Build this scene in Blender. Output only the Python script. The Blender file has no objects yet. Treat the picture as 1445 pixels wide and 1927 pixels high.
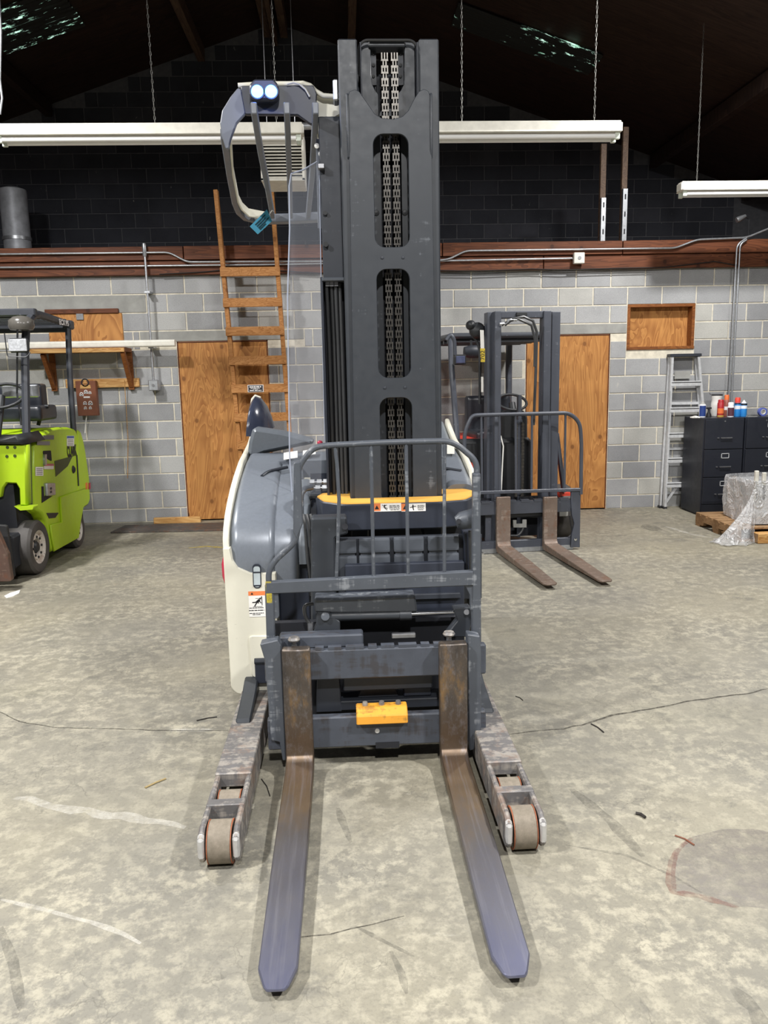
import bpy, bmesh, math, random
from mathutils import Vector, Matrix
random.seed(7)
scene = bpy.context.scene
COL = scene.collection

# ------------------------------------------------------------------ camera
FPX, PCX, PCY, CAMH = 1470.0, 722.5, 963.5, 1.63          # the frame is 1445 x 1927
PITCH, ROLL, YAW = math.radians(9.8), math.radians(1.17), math.radians(2.7)
_cp, _sp, _cy, _sy, _cr, _sr = (math.cos(PITCH), math.sin(PITCH), math.cos(YAW),
                                math.sin(YAW), math.cos(ROLL), math.sin(ROLL))
FWD = Vector((_sy*_cp, _cy*_cp, -_sp))
_r0 = Vector((_cy, -_sy, 0)); _u0 = Vector((_sy*_sp, _cy*_sp, _cp))
RGT = _r0*_cr - _u0*_sr
UPV = _u0*_cr + _r0*_sr
cam_data = bpy.data.cameras.new('camera'); cam = bpy.data.objects.new('camera', cam_data)
COL.objects.link(cam)
cam_data.sensor_fit = 'VERTICAL'; cam_data.sensor_height = 24.0; cam_data.sensor_width = 18.0
cam_data.lens = 24.0*FPX/1927.0
cam_data.clip_start = 0.05; cam_data.clip_end = 100
_m = Matrix((RGT, UPV, -FWD)).transposed().to_4x4()
_m.translation = Vector((0, 0, CAMH)); cam.matrix_world = _m
scene.camera = cam
scene.view_settings.view_transform = 'Standard'
scene.view_settings.look = 'None'
scene.view_settings.gamma = 1.0
scene.view_settings.use_curve_mapping = False
scene.view_settings.exposure = 0.36
scene.cycles.use_denoising = True
scene.cycles.use_adaptive_sampling = True; scene.cycles.adaptive_threshold = 0.03
scene.cycles.max_bounces = 6; scene.cycles.diffuse_bounces = 3; scene.cycles.glossy_bounces = 3
scene.cycles.transparent_max_bounces = 12

# ------------------------------------------------------------------ world: dusk outside a closed hall
world = bpy.data.worlds.new('world'); scene.world = world; world.use_nodes = True
_bg = world.node_tree.nodes['Background']
_bg.inputs[0].default_value = (0.55, 0.65, 0.9, 1); _bg.inputs[1].default_value = 0.02

# ------------------------------------------------------------------ hall lights: round high-bay lamps under the roof
HIGH_BAYS = [(-3.5, 5.2, 4.90, 230), (3.4, 6.5, 4.92, 195), (-3.5, 0.6, 4.90, 340), (3.5, 0.6, 4.90, 330), (0.2, -2.2, 5.6, 330)]
for _x, _y, _z, _p in HIGH_BAYS:
    _l = bpy.data.lights.new('high_bay_light', 'AREA'); _l.shape = 'DISK'; _l.size = 0.34; _l.energy = _p
    _l.color = (1.0, 0.985, 0.965)
    _o = bpy.data.objects.new('high_bay_light', _l); COL.objects.link(_o); _o.location = (_x, _y, _z-0.02)
# unlit strip fixtures in the picture: centre x, y, z and length
FIXTURES = [(-1.49, 6.80, 3.60, 2.42), (1.10, 6.80, 3.60, 2.46), (4.12, 8.30, 3.47, 1.24)]

# ------------------------------------------------------------------ helpers
def at(x, y, Y=None, Z=None, X=None, pl=None):
    """point of the world seen at photo pixel (x, y) on a plane of known place"""
    d = FWD + RGT*((x-PCX)/FPX) - UPV*((y-PCY)/FPX)
    o = Vector((0, 0, CAMH))
    if Y is not None: t = Y/d.y
    elif Z is not None: t = (Z-CAMH)/d.z
    elif X is not None: t = X/d.x
    else:
        p0, n = pl
        t = (p0-o).dot(n)/d.dot(n)
    return o + d*t

def S(h, a=1.0):
    h = h.lstrip('#'); v = [int(h[i:i+2], 16)/255 for i in (0, 2, 4)]
    return tuple((c/12.92 if c <= 0.04045 else ((c+0.055)/1.055)**2.4) for c in v)+(a,)

class NT:
    def __init__(s, name):
        s.m = bpy.data.materials.new(name); s.m.use_nodes = True
        s.t = s.m.node_tree; s.n = s.t.nodes; s.bsdf = s.n['Principled BSDF']; s._co = None
    def node(s, ty, **kw):
        n = s.n.new(ty)
        for k, v in kw.items():
            if k == 'inp':
                for i, x in v.items():
                    if hasattr(x, 'is_output'): s.t.links.new(x, n.inputs[i])
                    else: n.inputs[i].default_value = x
            else: setattr(n, k, v)
        return n
    def co(s, scale=(1, 1, 1), rot=(0, 0, 0), loc=(0, 0, 0)):
        if s._co is None: s._co = s.node('ShaderNodeTexCoord').outputs['Object']
        mp = s.node('ShaderNodeMapping', inp={0: s._co})
        mp.inputs['Scale'].default_value = scale; mp.inputs['Rotation'].default_value = rot
        mp.inputs['Location'].default_value = loc
        return mp.outputs[0]
    def noise(s, sc, detail=4, rough=0.55, vec=None, dist=0.0):
        n = s.node('ShaderNodeTexNoise'); n.inputs['Scale'].default_value = sc
        n.inputs['Detail'].default_value = detail; n.inputs['Roughness'].default_value = rough
        n.inputs['Distortion'].default_value = dist
        s.t.links.new(vec if vec is not None else s.co(), n.inputs['Vector'])
        return n.outputs['Fac']
    def ramp(s, fac, stops):
        r = s.node('ShaderNodeValToRGB'); s.t.links.new(fac, r.inputs[0])
        e = r.color_ramp.elements
        while len(e) < len(stops): e.new(0.5)
        for i, (p, c) in enumerate(stops):
            e[i].position = p; e[i].color = c if len(c) == 4 else tuple(c)+(1,)
        return r.outputs[0]
    def mix(s, fac, a, b, mode='MIX'):
        m = s.node('ShaderNodeMix', data_type='RGBA', blend_type=mode)
        for sock, v in ((0, fac), (6, a), (7, b)):
            if hasattr(v, 'is_output'): s.t.links.new(v, m.inputs[sock])
            else: m.inputs[sock].default_value = v
        return m.outputs[2]
    def math(s, op, a, b=0.5, clamp=False):
        m = s.node('ShaderNodeMath', operation=op, use_clamp=clamp)
        for i, v in enumerate((a, b)):
            if hasattr(v, 'is_output'): s.t.links.new(v, m.inputs[i])
            else: m.inputs[i].default_value = v
        return m.outputs[0]
    def set(s, **kw):
        for k, v in kw.items():
            k = {'color': 'Base Color', 'rough': 'Roughness', 'metal': 'Metallic', 'alpha': 'Alpha',
                 'emit': 'Emission Color', 'estr': 'Emission Strength', 'trans': 'Transmission Weight',
                 'ior': 'IOR', 'coat': 'Coat Weight', 'spec': 'Specular IOR Level'}[k]
            if hasattr(v, 'is_output'): s.t.links.new(v, s.bsdf.inputs[k])
            else: s.bsdf.inputs[k].default_value = v
        return s
    def bump(s, h, strength=0.2, dist=0.01):
        b = s.node('ShaderNodeBump'); b.inputs['Strength'].default_value = strength
        b.inputs['Distance'].default_value = dist
        s.t.links.new(h, b.inputs['Height']); s.t.links.new(b.outputs[0], s.bsdf.inputs['Normal'])
        return s

def plain(name, c, rough=0.5, metal=0.0, var=0.25, sc=9.0, **kw):
    """one-colour stuff with slight mottling"""
    t = NT(name); c = S(c) if isinstance(c, str) else c
    d = tuple(v*(1-var) for v in c[:3])+(1,); b = tuple(min(1, v*(1+var*0.7)) for v in c[:3])+(1,)
    f = t.noise(sc, 5, 0.6)
    t.set(color=t.ramp(f, [(0.3, d), (0.7, b)]), rough=rough, metal=metal, **kw)
    return t.m

def worn(name, c, scratch, rough=0.45, metal=0.0, amount=0.62, sc=7.0, rust=None, var=0.3):
    """painted metal with scuffs, scratches and, where asked, rust"""
    t = NT(name); c = S(c); d = tuple(v*(1-var) for v in c[:3])+(1,)
    base = t.ramp(t.noise(sc, 6, 0.65), [(0.3, d), (0.7, c)])
    sc1 = t.noise(26, 3, 0.7, vec=t.co(scale=(1, 1, 0.12), rot=(0.3, 0.2, 0)))
    sc2 = t.noise(30, 3, 0.7, vec=t.co(scale=(0.15, 1, 1), rot=(0, 0.5, 0.2)))
    k = t.math('MULTIPLY', sc1, sc2)
    k = t.ramp(k, [(amount*0.5, (0, 0, 0)), (amount*0.5+0.09, (1, 1, 1))])
    col = t.mix(t.math('MULTIPLY', k, 0.55), base, S(scratch))
    if rust:
        rk = t.ramp(t.noise(11, 6, 0.7), [(0.52, (0, 0, 0)), (0.64, (1, 1, 1))])
        col = t.mix(t.math('MULTIPLY', rk, 0.7), col, S(rust))
    t.set(color=col, rough=t.math('ADD', t.math('MULTIPLY', t.noise(20, 3), 0.25), rough-0.12), metal=metal)
    return t.m

def new_obj(name, me, mat=None, parent=None):
    o = bpy.data.objects.new(name, me); COL.objects.link(o)
    if mat and me: me.materials.append(mat) if not me.materials else None
    if parent is not None:
        o.parent = parent
        if parent.get('_w'): o.matrix_parent_inverse = Matrix.Translation(-Vector(parent['_w']))
    return o

def finish(me, smooth=None, bevel=0.0, seg=1):
    if bevel > 0:
        bm = bmesh.new(); bm.from_mesh(me)
        ed = [e for e in bm.edges if len(e.link_faces) == 2 and e.calc_face_angle(0) > 0.6]
        try: bmesh.ops.bevel(bm, geom=ed, offset=bevel, segments=seg, profile=0.7, affect='EDGES', clamp_overlap=True)
        except Exception: pass
        bm.to_mesh(me); bm.free()
    if smooth:
        for p in me.polygons: p.use_smooth = True
        me.set_sharp_from_angle(angle=math.radians(smooth))
    return me

class MB:
    def __init__(s): s.v = []; s.f = []
    def add(s, vs, fs):
        b = len(s.v); s.v += [tuple(v) for v in vs]; s.f += [tuple(b+i for i in f) for f in fs]; return s
    def box(s, lo, hi):
        x0, y0, z0 = lo; x1, y1, z1 = hi
        return s.add([(x0,y0,z0),(x1,y0,z0),(x1,y1,z0),(x0,y1,z0),(x0,y0,z1),(x1,y0,z1),(x1,y1,z1),(x0,y1,z1)],
                     [(0,3,2,1),(4,5,6,7),(0,1,5,4),(1,2,6,5),(2,3,7,6),(3,0,4,7)])
    def bar(s, p, q, w, h, up=(0, 0, 1)):
        p, q = Vector(p), Vector(q); d = (q-p).normalized(); up = Vector(up)
        if abs(d.dot(up)) > 0.98: up = Vector((0, 1, 0))
        r = d.cross(up).normalized()*(w/2); u = r.cross(d).normalized()*(h/2)
        c = [p-r-u, p+r-u, p+r+u, p-r+u, q-r-u, q+r-u, q+r+u, q-r+u]
        return s.add(c, [(0,1,2,3),(7,6,5,4),(0,4,5,1),(1,5,6,2),(2,6,7,3),(3,7,4,0)])
    def prism(s, poly, axis, a, b):
        """polygon in the two other axes, swept from a to b on axis ('X','Y','Z')"""
        def mk(p, t):
            return {'X': (t, p[0], p[1]), 'Y': (p[0], t, p[1]), 'Z': (p[0], p[1], t)}[axis]
        n = len(poly)
        vs = [mk(p, a) for p in poly]+[mk(p, b) for p in poly]
        fs = [tuple(range(n)), tuple(range(2*n-1, n-1, -1))]+[(i, i+n, (i+1) % n+n, (i+1) % n) for i in range(n)]
        return s.add(vs, fs)
    def tube(s, pts, r, n=8, closed=False):
        pts = [Vector(p) for p in pts]; m = len(pts)
        rs = r if isinstance(r, (list, tuple)) else [r]*m
        vs = []; fs = []; prev = None
        for i, p in enumerate(pts):
            if closed: d = pts[(i+1) % m]-pts[i-1]
            else: d = pts[min(i+1, m-1)]-pts[max(i-1, 0)]
            d.normalize()
            if prev is None:
                a = Vector((0, 0, 1)) if abs(d.z) < 0.9 else Vector((1, 0, 0))
                u = d.cross(a).normalized()
            else:
                u = (prev-d*prev.dot(d)).normalized()
            prev = u; w = d.cross(u)
            vs += [p+(u*math.cos(2*math.pi*k/n)+w*math.sin(2*math.pi*k/n))*rs[i] for k in range(n)]
        for i in range(m if closed else m-1):
            j = (i+1) % m
            for k in range(n):
                k2 = (k+1) % n
                fs.append((i*n+k, j*n+k, j*n+k2, i*n+k2))
        if not closed: fs += [tuple(range(n)), tuple(range((m-1)*n+n-1, (m-1)*n-1, -1))]
        return s.add(vs, fs)
    def cyl(s, p, q, r, n=16): return s.tube([p, q], r, n)
    def lathe(s, prof, c, axis='Z', n=20, a0=0.0, a1=2*math.pi, cap=False):
        """prof: (radius, height) pairs about an axis through c"""
        full = abs(a1-a0-2*math.pi) < 1e-6; c = Vector(c); m = len(prof); k = n if full else n+1; vs = []
        for i in range(k):
            a = a0+(a1-a0)*i/n; ca, sa = math.cos(a), math.sin(a)
            for r, h in prof:
                p = {'Z': (r*ca, r*sa, h), 'Y': (r*ca, h, r*sa), 'X': (h, r*ca, r*sa)}[axis]
                vs.append(c+Vector(p))
        fs = []
        for i in range(n):
            j = (i+1) % k
            for q in range(m-1): fs.append((i*m+q, j*m+q, j*m+q+1, i*m+q+1))
        if full and cap:
            if prof[0][0] > 1e-6: fs.append(tuple(i*m for i in range(k)))
            if prof[-1][0] > 1e-6: fs.append(tuple(i*m+m-1 for i in reversed(range(k))))
        return s.add(vs, fs)
    def loft(s, secs, cap=True, closed=True):
        """rings of equal length skinned one to the next"""
        m = len(secs[0]); vs = [p for r in secs for p in r]; fs = []
        for i in range(len(secs)-1):
            for k in range(m if closed else m-1):
                k2 = (k+1) % m
                fs.append((i*m+k, i*m+k2, (i+1)*m+k2, (i+1)*m+k))
        if cap and closed: fs += [tuple(range(m-1, -1, -1)), tuple(range((len(secs)-1)*m, len(secs)*m))]
        return s.add(vs, fs)
    def mesh(s, name, bevel=0.0, smooth=None, seg=1):
        me = bpy.data.meshes.new(name); me.from_pydata(s.v, [], s.f); me.update()
        bm = bmesh.new(); bm.from_mesh(me); bmesh.ops.recalc_face_normals(bm, faces=bm.faces); bm.to_mesh(me); bm.free()
        return finish(me, smooth, bevel, seg)
    def build(s, name, mat, parent=None, bevel=0.0, smooth=None, seg=1):
        return new_obj(name, s.mesh(name, bevel, smooth, seg), mat, parent)

def fillet(poly, r, seg=6):
    """round the corners of a 2-D polygon; r is one radius or a list"""
    out = []; n = len(poly)
    for i in range(n):
        p = Vector(poly[i]); a = Vector(poly[i-1]); b = Vector(poly[(i+1) % n])
        ri = r[i] if isinstance(r, (list, tuple)) else r
        da, db = a-p, b-p; la, lb = da.length, db.length
        if ri <= 0 or la < 1e-9 or lb < 1e-9: out.append(tuple(p)); continue
        da /= la; db /= lb; ang = math.acos(max(-1, min(1, da.dot(db))))
        if ang > math.pi-0.05: out.append(tuple(p)); continue
        t = min(ri/math.tan(ang/2), la*0.49, lb*0.49); rr = t*math.tan(ang/2)
        c = p+(da+db).normalized()*(rr/math.sin(ang/2))
        s0 = p+da*t-c; s1 = p+db*t-c
        a0 = math.atan2(s0.y, s0.x); a1 = math.atan2(s1.y, s1.x); dd = (a1-a0+math.pi) % (2*math.pi)-math.pi
        for k in range(seg+1):
            q = a0+dd*k/seg; out.append((c.x+rr*math.cos(q), c.y+rr*math.sin(q)))
    return out

def rpath(pts, r, seg=6):
    """round the bends of an open 3-D path"""
    pts = [Vector(p) for p in pts]; out = [pts[0]]
    for i in range(1, len(pts)-1):
        p = pts[i]; da = (pts[i-1]-p); db = (pts[i+1]-p); la, lb = da.length, db.length
        t = min(r, la*0.49, lb*0.49); a = p+da/la*t; b = p+db/lb*t
        for k in range(seg+1):
            u = k/seg; out.append(a*(1-u)**2+p*2*u*(1-u)+b*u*u)
    out.append(pts[-1]); return out

def curve_mesh(name, outlines, thick, bev=0.0):
    cu = bpy.data.curves.new(name, 'CURVE'); cu.dimensions = '2D'; cu.fill_mode = 'BOTH'
    cu.extrude = max(thick/2-bev, 0.0); cu.bevel_depth = bev; cu.bevel_resolution = 0
    if bev: cu.offset = -bev
    for ol in outlines:
        sp = cu.splines.new('POLY'); sp.points.add(len(ol)-1)
        for q, p in zip(sp.points, ol): q.co = (p[0], p[1], 0, 1)
        sp.use_cyclic_u = True
    ob = bpy.data.objects.new(name, cu)
    me = bpy.data.meshes.new_from_object(ob); bpy.data.objects.remove(ob); bpy.data.curves.remove(cu)
    me.name = name; return me

def plate_y(name, outlines, y0, thick, mat, parent=None, bev=0.0):
    """flat plate facing the camera: outlines in (x, z), front face at y0, holes after the first outline"""
    me = curve_mesh(name, outlines, thick, bev)
    me.transform(Matrix(((1, 0, 0, 0), (0, 0, -1, y0+thick/2), (0, 1, 0, 0), (0, 0, 0, 1))))
    return new_obj(name, me, mat, parent)

def plate_x(name, outlines, x0, thick, mat, parent=None, bev=0.0):
    """flat plate facing +X: outlines in (y, z), outer face at x0"""
    me = curve_mesh(name, outlines, thick, bev)
    me.transform(Matrix(((0, 0, 1, x0-thick/2), (1, 0, 0, 0), (0, 1, 0, 0), (0, 0, 0, 1))))
    return new_obj(name, me, mat, parent)

def text_mesh(name, body, size, thick=0.0004, bold=0.0):
    cu = bpy.data.curves.new(name, 'FONT'); cu.body = body; cu.size = size; cu.extrude = thick; cu.offset = bold
    cu.align_x = 'CENTER'; cu.align_y = 'CENTER'; cu.resolution_u = 3
    ob = bpy.data.objects.new(name, cu); me = bpy.data.meshes.new_from_object(ob)
    bpy.data.objects.remove(ob); bpy.data.curves.remove(cu); me.name = name
    return me

def px2(pts, Y): return [(p.x, p.z) for p in (at(x, y, Y=Y) for x, y in pts)]
def rect(x0, z0, x1, z1): return [(x0, z0), (x1, z0), (x1, z1), (x0, z1)]

def empty(name, loc, rz=0.0, world_coords=True):
    o = bpy.data.objects.new(name, None); COL.objects.link(o); o.location = loc; o.rotation_euler = (0, 0, rz)
    o.empty_display_size = 0.1
    if world_coords: o['_w'] = tuple(loc)
    return o
def tag(o, label, cat, group=None, kind=None):
    o['label'] = label; o['category'] = cat
    if group: o['group'] = group
    if kind: o['kind'] = kind
    return o
def struct(o, label=None):
    o['kind'] = 'structure'
    if label: o['label'] = label
    return o
def copy_tree(o, parent=None):
    c = o.copy(); COL.objects.link(c)
    if parent is not None: c.parent = parent
    for ch in [q for q in o.children]: copy_tree(ch, c)
    return c
# ------------------------------------------------------------------ materials of the hall
def world_pos(t, scale=(1, 1, 1)):
    g = t.node('ShaderNodeNewGeometry').outputs['Position']
    mp = t.node('ShaderNodeMapping', inp={0: g}); mp.inputs['Scale'].default_value = scale
    return mp.outputs[0]

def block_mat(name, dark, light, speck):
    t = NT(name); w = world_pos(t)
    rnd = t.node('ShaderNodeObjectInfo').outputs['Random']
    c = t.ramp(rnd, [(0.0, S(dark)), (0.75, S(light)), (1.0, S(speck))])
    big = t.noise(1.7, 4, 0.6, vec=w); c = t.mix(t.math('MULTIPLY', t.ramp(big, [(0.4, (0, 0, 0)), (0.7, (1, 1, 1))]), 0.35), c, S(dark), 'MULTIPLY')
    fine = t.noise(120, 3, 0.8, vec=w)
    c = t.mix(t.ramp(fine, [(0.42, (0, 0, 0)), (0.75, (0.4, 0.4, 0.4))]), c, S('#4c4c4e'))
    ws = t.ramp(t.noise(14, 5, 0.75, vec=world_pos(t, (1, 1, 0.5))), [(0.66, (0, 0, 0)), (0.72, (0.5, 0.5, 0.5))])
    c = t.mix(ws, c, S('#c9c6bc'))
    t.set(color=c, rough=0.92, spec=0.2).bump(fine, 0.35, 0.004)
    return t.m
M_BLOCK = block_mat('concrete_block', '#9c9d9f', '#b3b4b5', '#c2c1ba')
M_BLOCK_DARK = block_mat('shade_toned_block', '#34363d', '#404249', '#4a4b52')  # grey block darkened: the unlit gable's shade is put into the colour
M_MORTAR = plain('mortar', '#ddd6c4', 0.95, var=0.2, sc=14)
M_MORTAR_DARK = plain('shade_toned_mortar', '#58595d', 0.95, var=0.2, sc=14)  # mortar darkened likewise, shade in the base colour

def floor_mat():
    t = NT('floor_concrete')
    w = world_pos(t)
    warp = t.noise(0.9, 4, 0.6, vec=w)
    a = t.noise(0.9, 9, 0.66, vec=w)
    c = t.ramp(a, [(0.30, S('#6c6a63')), (0.45, S('#7d7a70')), (0.58, S('#898578')), (0.72, S('#94907f'))])
    tint = t.noise(0.45, 3, 0.5, vec=w)
    c = t.mix(t.ramp(tint, [(0.45, (0, 0, 0)), (0.7, (0.3, 0.3, 0.3))]), c, S('#978d6d'))
    b = t.noise(15, 10, 0.74, vec=w)                              # worn paste in small patches
    gate = t.ramp(t.noise(1.6, 5, 0.65, vec=w), [(0.36, (0.15, 0.15, 0.15)), (0.62, (0.65, 0.65, 0.65))])
    c = t.mix(t.math('MULTIPLY', t.ramp(b, [(0.47, (0, 0, 0)), (0.58, (1, 1, 1))]), gate), c, S('#b3ad9a'))
    d = t.noise(3.6, 11, 0.76, vec=w, dist=0.25)                  # grey scuffing
    c = t.mix(t.ramp(d, [(0.53, (0, 0, 0)), (0.66, (0.6, 0.6, 0.6))]), c, S('#5c5b57'))
    st = t.noise(2.6, 8, 0.72, vec=world_pos(t, (0.4, 1.7, 1)))   # sweeping tyre streaks
    c = t.mix(t.ramp(st, [(0.56, (0, 0, 0)), (0.70, (0.4, 0.4, 0.4))]), c, S('#67645d'))
    st2 = t.noise(3.8, 9, 0.78, vec=world_pos(t, (0.45, 2.0, 1)))
    c = t.mix(t.ramp(st2, [(0.63, (0, 0, 0)), (0.74, (0.55, 0.55, 0.55))]), c, S('#c9c5b8'))
    # hairline crazing
    vw = t.node('ShaderNodeVectorMath', operation='ADD')
    nz = t.node('ShaderNodeTexNoise'); nz.inputs['Scale'].default_value = 5; nz.inputs['Detail'].default_value = 5
    t.t.links.new(w, nz.inputs['Vector'])
    sc = t.node('ShaderNodeVectorMath', operation='SCALE'); sc.inputs['Scale'].default_value = 0.35
    t.t.links.new(nz.outputs['Color'], sc.inputs[0])
    t.t.links.new(w, vw.inputs[0]); t.t.links.new(sc.outputs[0], vw.inputs[1])
    for scale, wd, amt in ((2.3, 0.010, 0.30), (7.0, 0.018, 0.42)):
        v = t.node('ShaderNodeTexVoronoi', feature='DISTANCE_TO_EDGE'); v.inputs['Scale'].default_value = scale
        t.t.links.new(vw.outputs[0], v.inputs['Vector'])
        k = t.ramp(v.outputs['Distance'], [(0.0, (1, 1, 1)), (wd, (0, 0, 0))])
        gate = t.ramp(t.noise(2.0, 3, 0.6, vec=w), [(0.48, (0, 0, 0)), (0.6, (amt, amt, amt))])
        c = t.mix(t.math('MULTIPLY', k, gate), c, S('#4e4b46'))
    fine = t.noise(70, 4, 0.8, vec=w)
    c = t.mix(t.ramp(fine, [(0.5, (0, 0, 0)), (0.72, (0.4, 0.4, 0.4))]), c, S('#57544d'))
    t.set(color=c, rough=t.ramp(b, [(0.3, (0.48,)*3), (0.7, (0.72,)*3)]), spec=0.35).bump(fine, 0.10, 0.002)
    return t.m
M_FLOOR = floor_mat()

def wood_mat(name, c0, c1, knots=None, grain=(14, 14, 1.2), rough=0.6, swirl=3.0, ring=9.0):
    t = NT(name)
    rnd = t.node('ShaderNodeObjectInfo').outputs['Random']
    off = t.node('ShaderNodeCombineXYZ', inp={0: t.math('MULTIPLY', rnd, 7.0), 2: t.math('MULTIPLY', rnd, 13.0)})
    ad = t.node('ShaderNodeVectorMath', operation='ADD', inp={0: t.co(scale=grain), 1: off.outputs[0]})
    v = ad.outputs[0]
    n1 = t.noise(1.0, 5, 0.6, vec=v, dist=swirl*0.35)
    wv = t.math('FRACT', t.math('MULTIPLY', t.noise(0.35, 2, 0.5, vec=v, dist=swirl), ring))
    k = t.math('ADD', t.math('MULTIPLY', n1, 0.6), t.math('MULTIPLY', wv, 0.4))
    c = t.ramp(k, [(0.25, S(c0)), (0.7, S(c1))])
    if knots:
        sep = t.node('ShaderNodeSeparateXYZ', inp={0: t.co(loc=(3.1, 0, 1.7))})
        flat = t.node('ShaderNodeCombineXYZ', inp={0: sep.outputs[0], 1: t.math('MULTIPLY', sep.outputs[2], 0.8)})
        vo = t.node('ShaderNodeTexVoronoi', voronoi_dimensions='2D'); vo.inputs['Scale'].default_value = 2.3
        t.t.links.new(flat.outputs[0], vo.inputs['Vector'])
        c = t.mix(t.ramp(vo.outputs['Distance'], [(0.035, (0.85,)*3), (0.06, (0, 0, 0))]), c, S(knots))
        c = t.mix(t.ramp(vo.outputs['Distance'], [(0.05, (0.35,)*3), (0.16, (0, 0, 0))]), c, S(c0))
    blot = t.noise(1.6, 4, 0.6, vec=t.co())
    c = t.mix(t.math('MULTIPLY', blot, 0.45), c, S(c0))
    t.set(color=c, rough=rough, spec=0.3).bump(n1, 0.1, 0.003)
    return t.m
M_PLY = wood_mat('varnished_plywood', '#9c6636', '#cf9656', knots='#4a2c16', grain=(7, 7, 1.6), swirl=4.0, ring=7)
M_LADDER_WOOD = wood_mat('ladder_pine', '#95602f', '#c58f58', knots='#53301a', grain=(4, 16, 16))
M_BEAM = wood_mat('stained_timber', '#4c2a1a', '#7d4a2f', knots='#24130c', grain=(1.0, 12, 14))
M_TRIM_WOOD = wood_mat('brown_trim', '#6b3c1e', '#99602f', grain=(3, 12, 12))
M_PALE_WOOD = wood_mat('pale_board', '#a9763f', '#dcb478', grain=(2, 12, 12))
M_ROOF = wood_mat('roof_boards', '#241a17', '#43332b', grain=(1.0, 9, 1.0))
M_PURLIN = wood_mat('purlin_timber', '#4b3b33', '#76614f', grain=(12, 1, 12))
M_PALLET = wood_mat('pallet_wood', '#7d5f42', '#b08f68', grain=(3, 12, 12))
M_LINTEL = plain('lintel_concrete', '#9c9c98', 0.92, var=0.18, sc=6)
M_GALV = plain('galvanised_steel', '#b4b7bb', 0.38, 0.75, var=0.2, sc=30)
M_ALU = plain('aluminium', '#d6d8da', 0.42, 0.35, var=0.15, sc=25)
M_WHITE_ENAMEL = plain('white_enamel', '#dedbd0', 0.45, var=0.12, sc=12)
M_WHITE_PLASTIC = plain('white_plastic', '#e6e5e0', 0.45, var=0.06)
M_BLACK_PLASTIC = plain('black_plastic', '#26282b', 0.5, var=0.25)
M_RUBBER = plain('black_rubber', '#2a2a2b', 0.75, var=0.3, sc=12)
M_STEEL = plain('bare_steel', '#9a9b9e', 0.35, 0.85, var=0.2, sc=30)
M_CHROME = plain('chrome', '#d5d7da', 0.14, 1.0, var=0.03)
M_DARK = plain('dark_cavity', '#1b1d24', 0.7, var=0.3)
_t = NT('unlit_tube'); _t.set(color=(0.9, 0.9, 0.9, 1), rough=0.25); M_TUBE = _t.m  # tubes are switched off: plain glossy white

# ------------------------------------------------------------------ the hall
XL, XR, YB, YW, YG = -7.6, 7.6, -6.0, 9.20, 12.0
RX, RZ, RS = -0.82, 6.55, 0.33                       # ridge and roof slope
def roof_z(x): return RZ-RS*abs(x-RX)
floor = struct(MB().box((XL, YB, -0.12), (XR, YG, 0.0)).build('floor', M_FLOOR), 'worn grey concrete slab with stains, cracks and tyre marks')

def stain_mat(name, col, alpha, rough=0.4, edge=None):
    t = NT(name); n = t.noise(22, 7, 0.75, vec=world_pos(t))
    t.set(color=S(col), rough=rough, alpha=t.ramp(n, [(0.36, (alpha*0.15,)*3), (0.60, (alpha,)*3)])); return t.m
M_CRACK = stain_mat('crack_dirt', '#46423b', 0.85, 0.9)
M_OIL = stain_mat('oil_stain', '#77706c', 0.45, 0.35)
M_RIM = stain_mat('reddish_stain', '#85584c', 0.4, 0.6)
M_TYRE = stain_mat('tyre_mark', '#55544f', 0.3, 0.6)
M_CHALK = stain_mat('white_scuff', '#d9d6cc', 0.42, 0.8)
M_YPAINT = stain_mat('yellow_scuff', '#c9b24e', 0.7, 0.8)
def floor_strip(name, pts, w, mat, z=0.0008, jit=0.0):
    ps = [at(x, y, Z=z) for x, y in pts]; fine = []
    for a, b in zip(ps, ps[1:]):
        n = max(2, int((b-a).length/0.05))
        for i in range(n): fine.append(a.lerp(b, i/n))
    fine.append(ps[-1]); vs = []; fs = []; m = len(fine)
    for i, p in enumerate(fine):
        d = (fine[min(i+1, m-1)]-fine[max(i-1, 0)]).normalized(); s = Vector((-d.y, d.x, 0))
        ww = w*(0.35+0.65*min(1, 4*min(i, m-1-i)/m+0.15))*random.uniform(0.7, 1.25)/2
        q = p+s*random.uniform(-jit, jit); vs += [q-s*ww, q+s*ww]
    for i in range(m-1): fs.append((2*i, 2*i+1, 2*i+3, 2*i+2))
    return MB().add(vs, fs).build(name, mat, floor)
def floor_patch(name, pts, mat, z=0.0006):
    ps = [at(x, y, Z=z) for x, y in pts]; ps = fillet([(p.x, p.y) for p in ps], 0.07, 5)
    return MB().add([(x, y, z) for x, y in ps], [tuple(range(len(ps)))]).build(name, mat, floor)
floor_strip('crack', [(945, 1382), (1000, 1376), (1060, 1371), (1112, 1360), (1150, 1345), (1220, 1335), (1290, 1320), (1350, 1312), (1400, 1306), (1480, 1288)], 0.013, M_CRACK, jit=0.006)
floor_strip('crack', [(-20, 1330), (35, 1358), (107, 1369), (298, 1374), (440, 1375)], 0.008, M_CRACK, jit=0.004)
floor_strip('crack', [(560, 1765), (620, 1758), (700, 1738), (760, 1722)], 0.006, M_CRACK, jit=0.004)
floor_strip('white_scuff', [(318, 1374), (400, 1373)], 0.035, M_CHALK)
floor_strip('white_scuff', [(30, 1500), (120, 1520), (250, 1540), (350, 1556)], 0.05, M_CHALK, jit=0.01)
floor_strip('white_scuff', [(0, 1694), (120, 1720), (200, 1745), (265, 1775)], 0.018, M_CHALK, jit=0.004)
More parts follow.
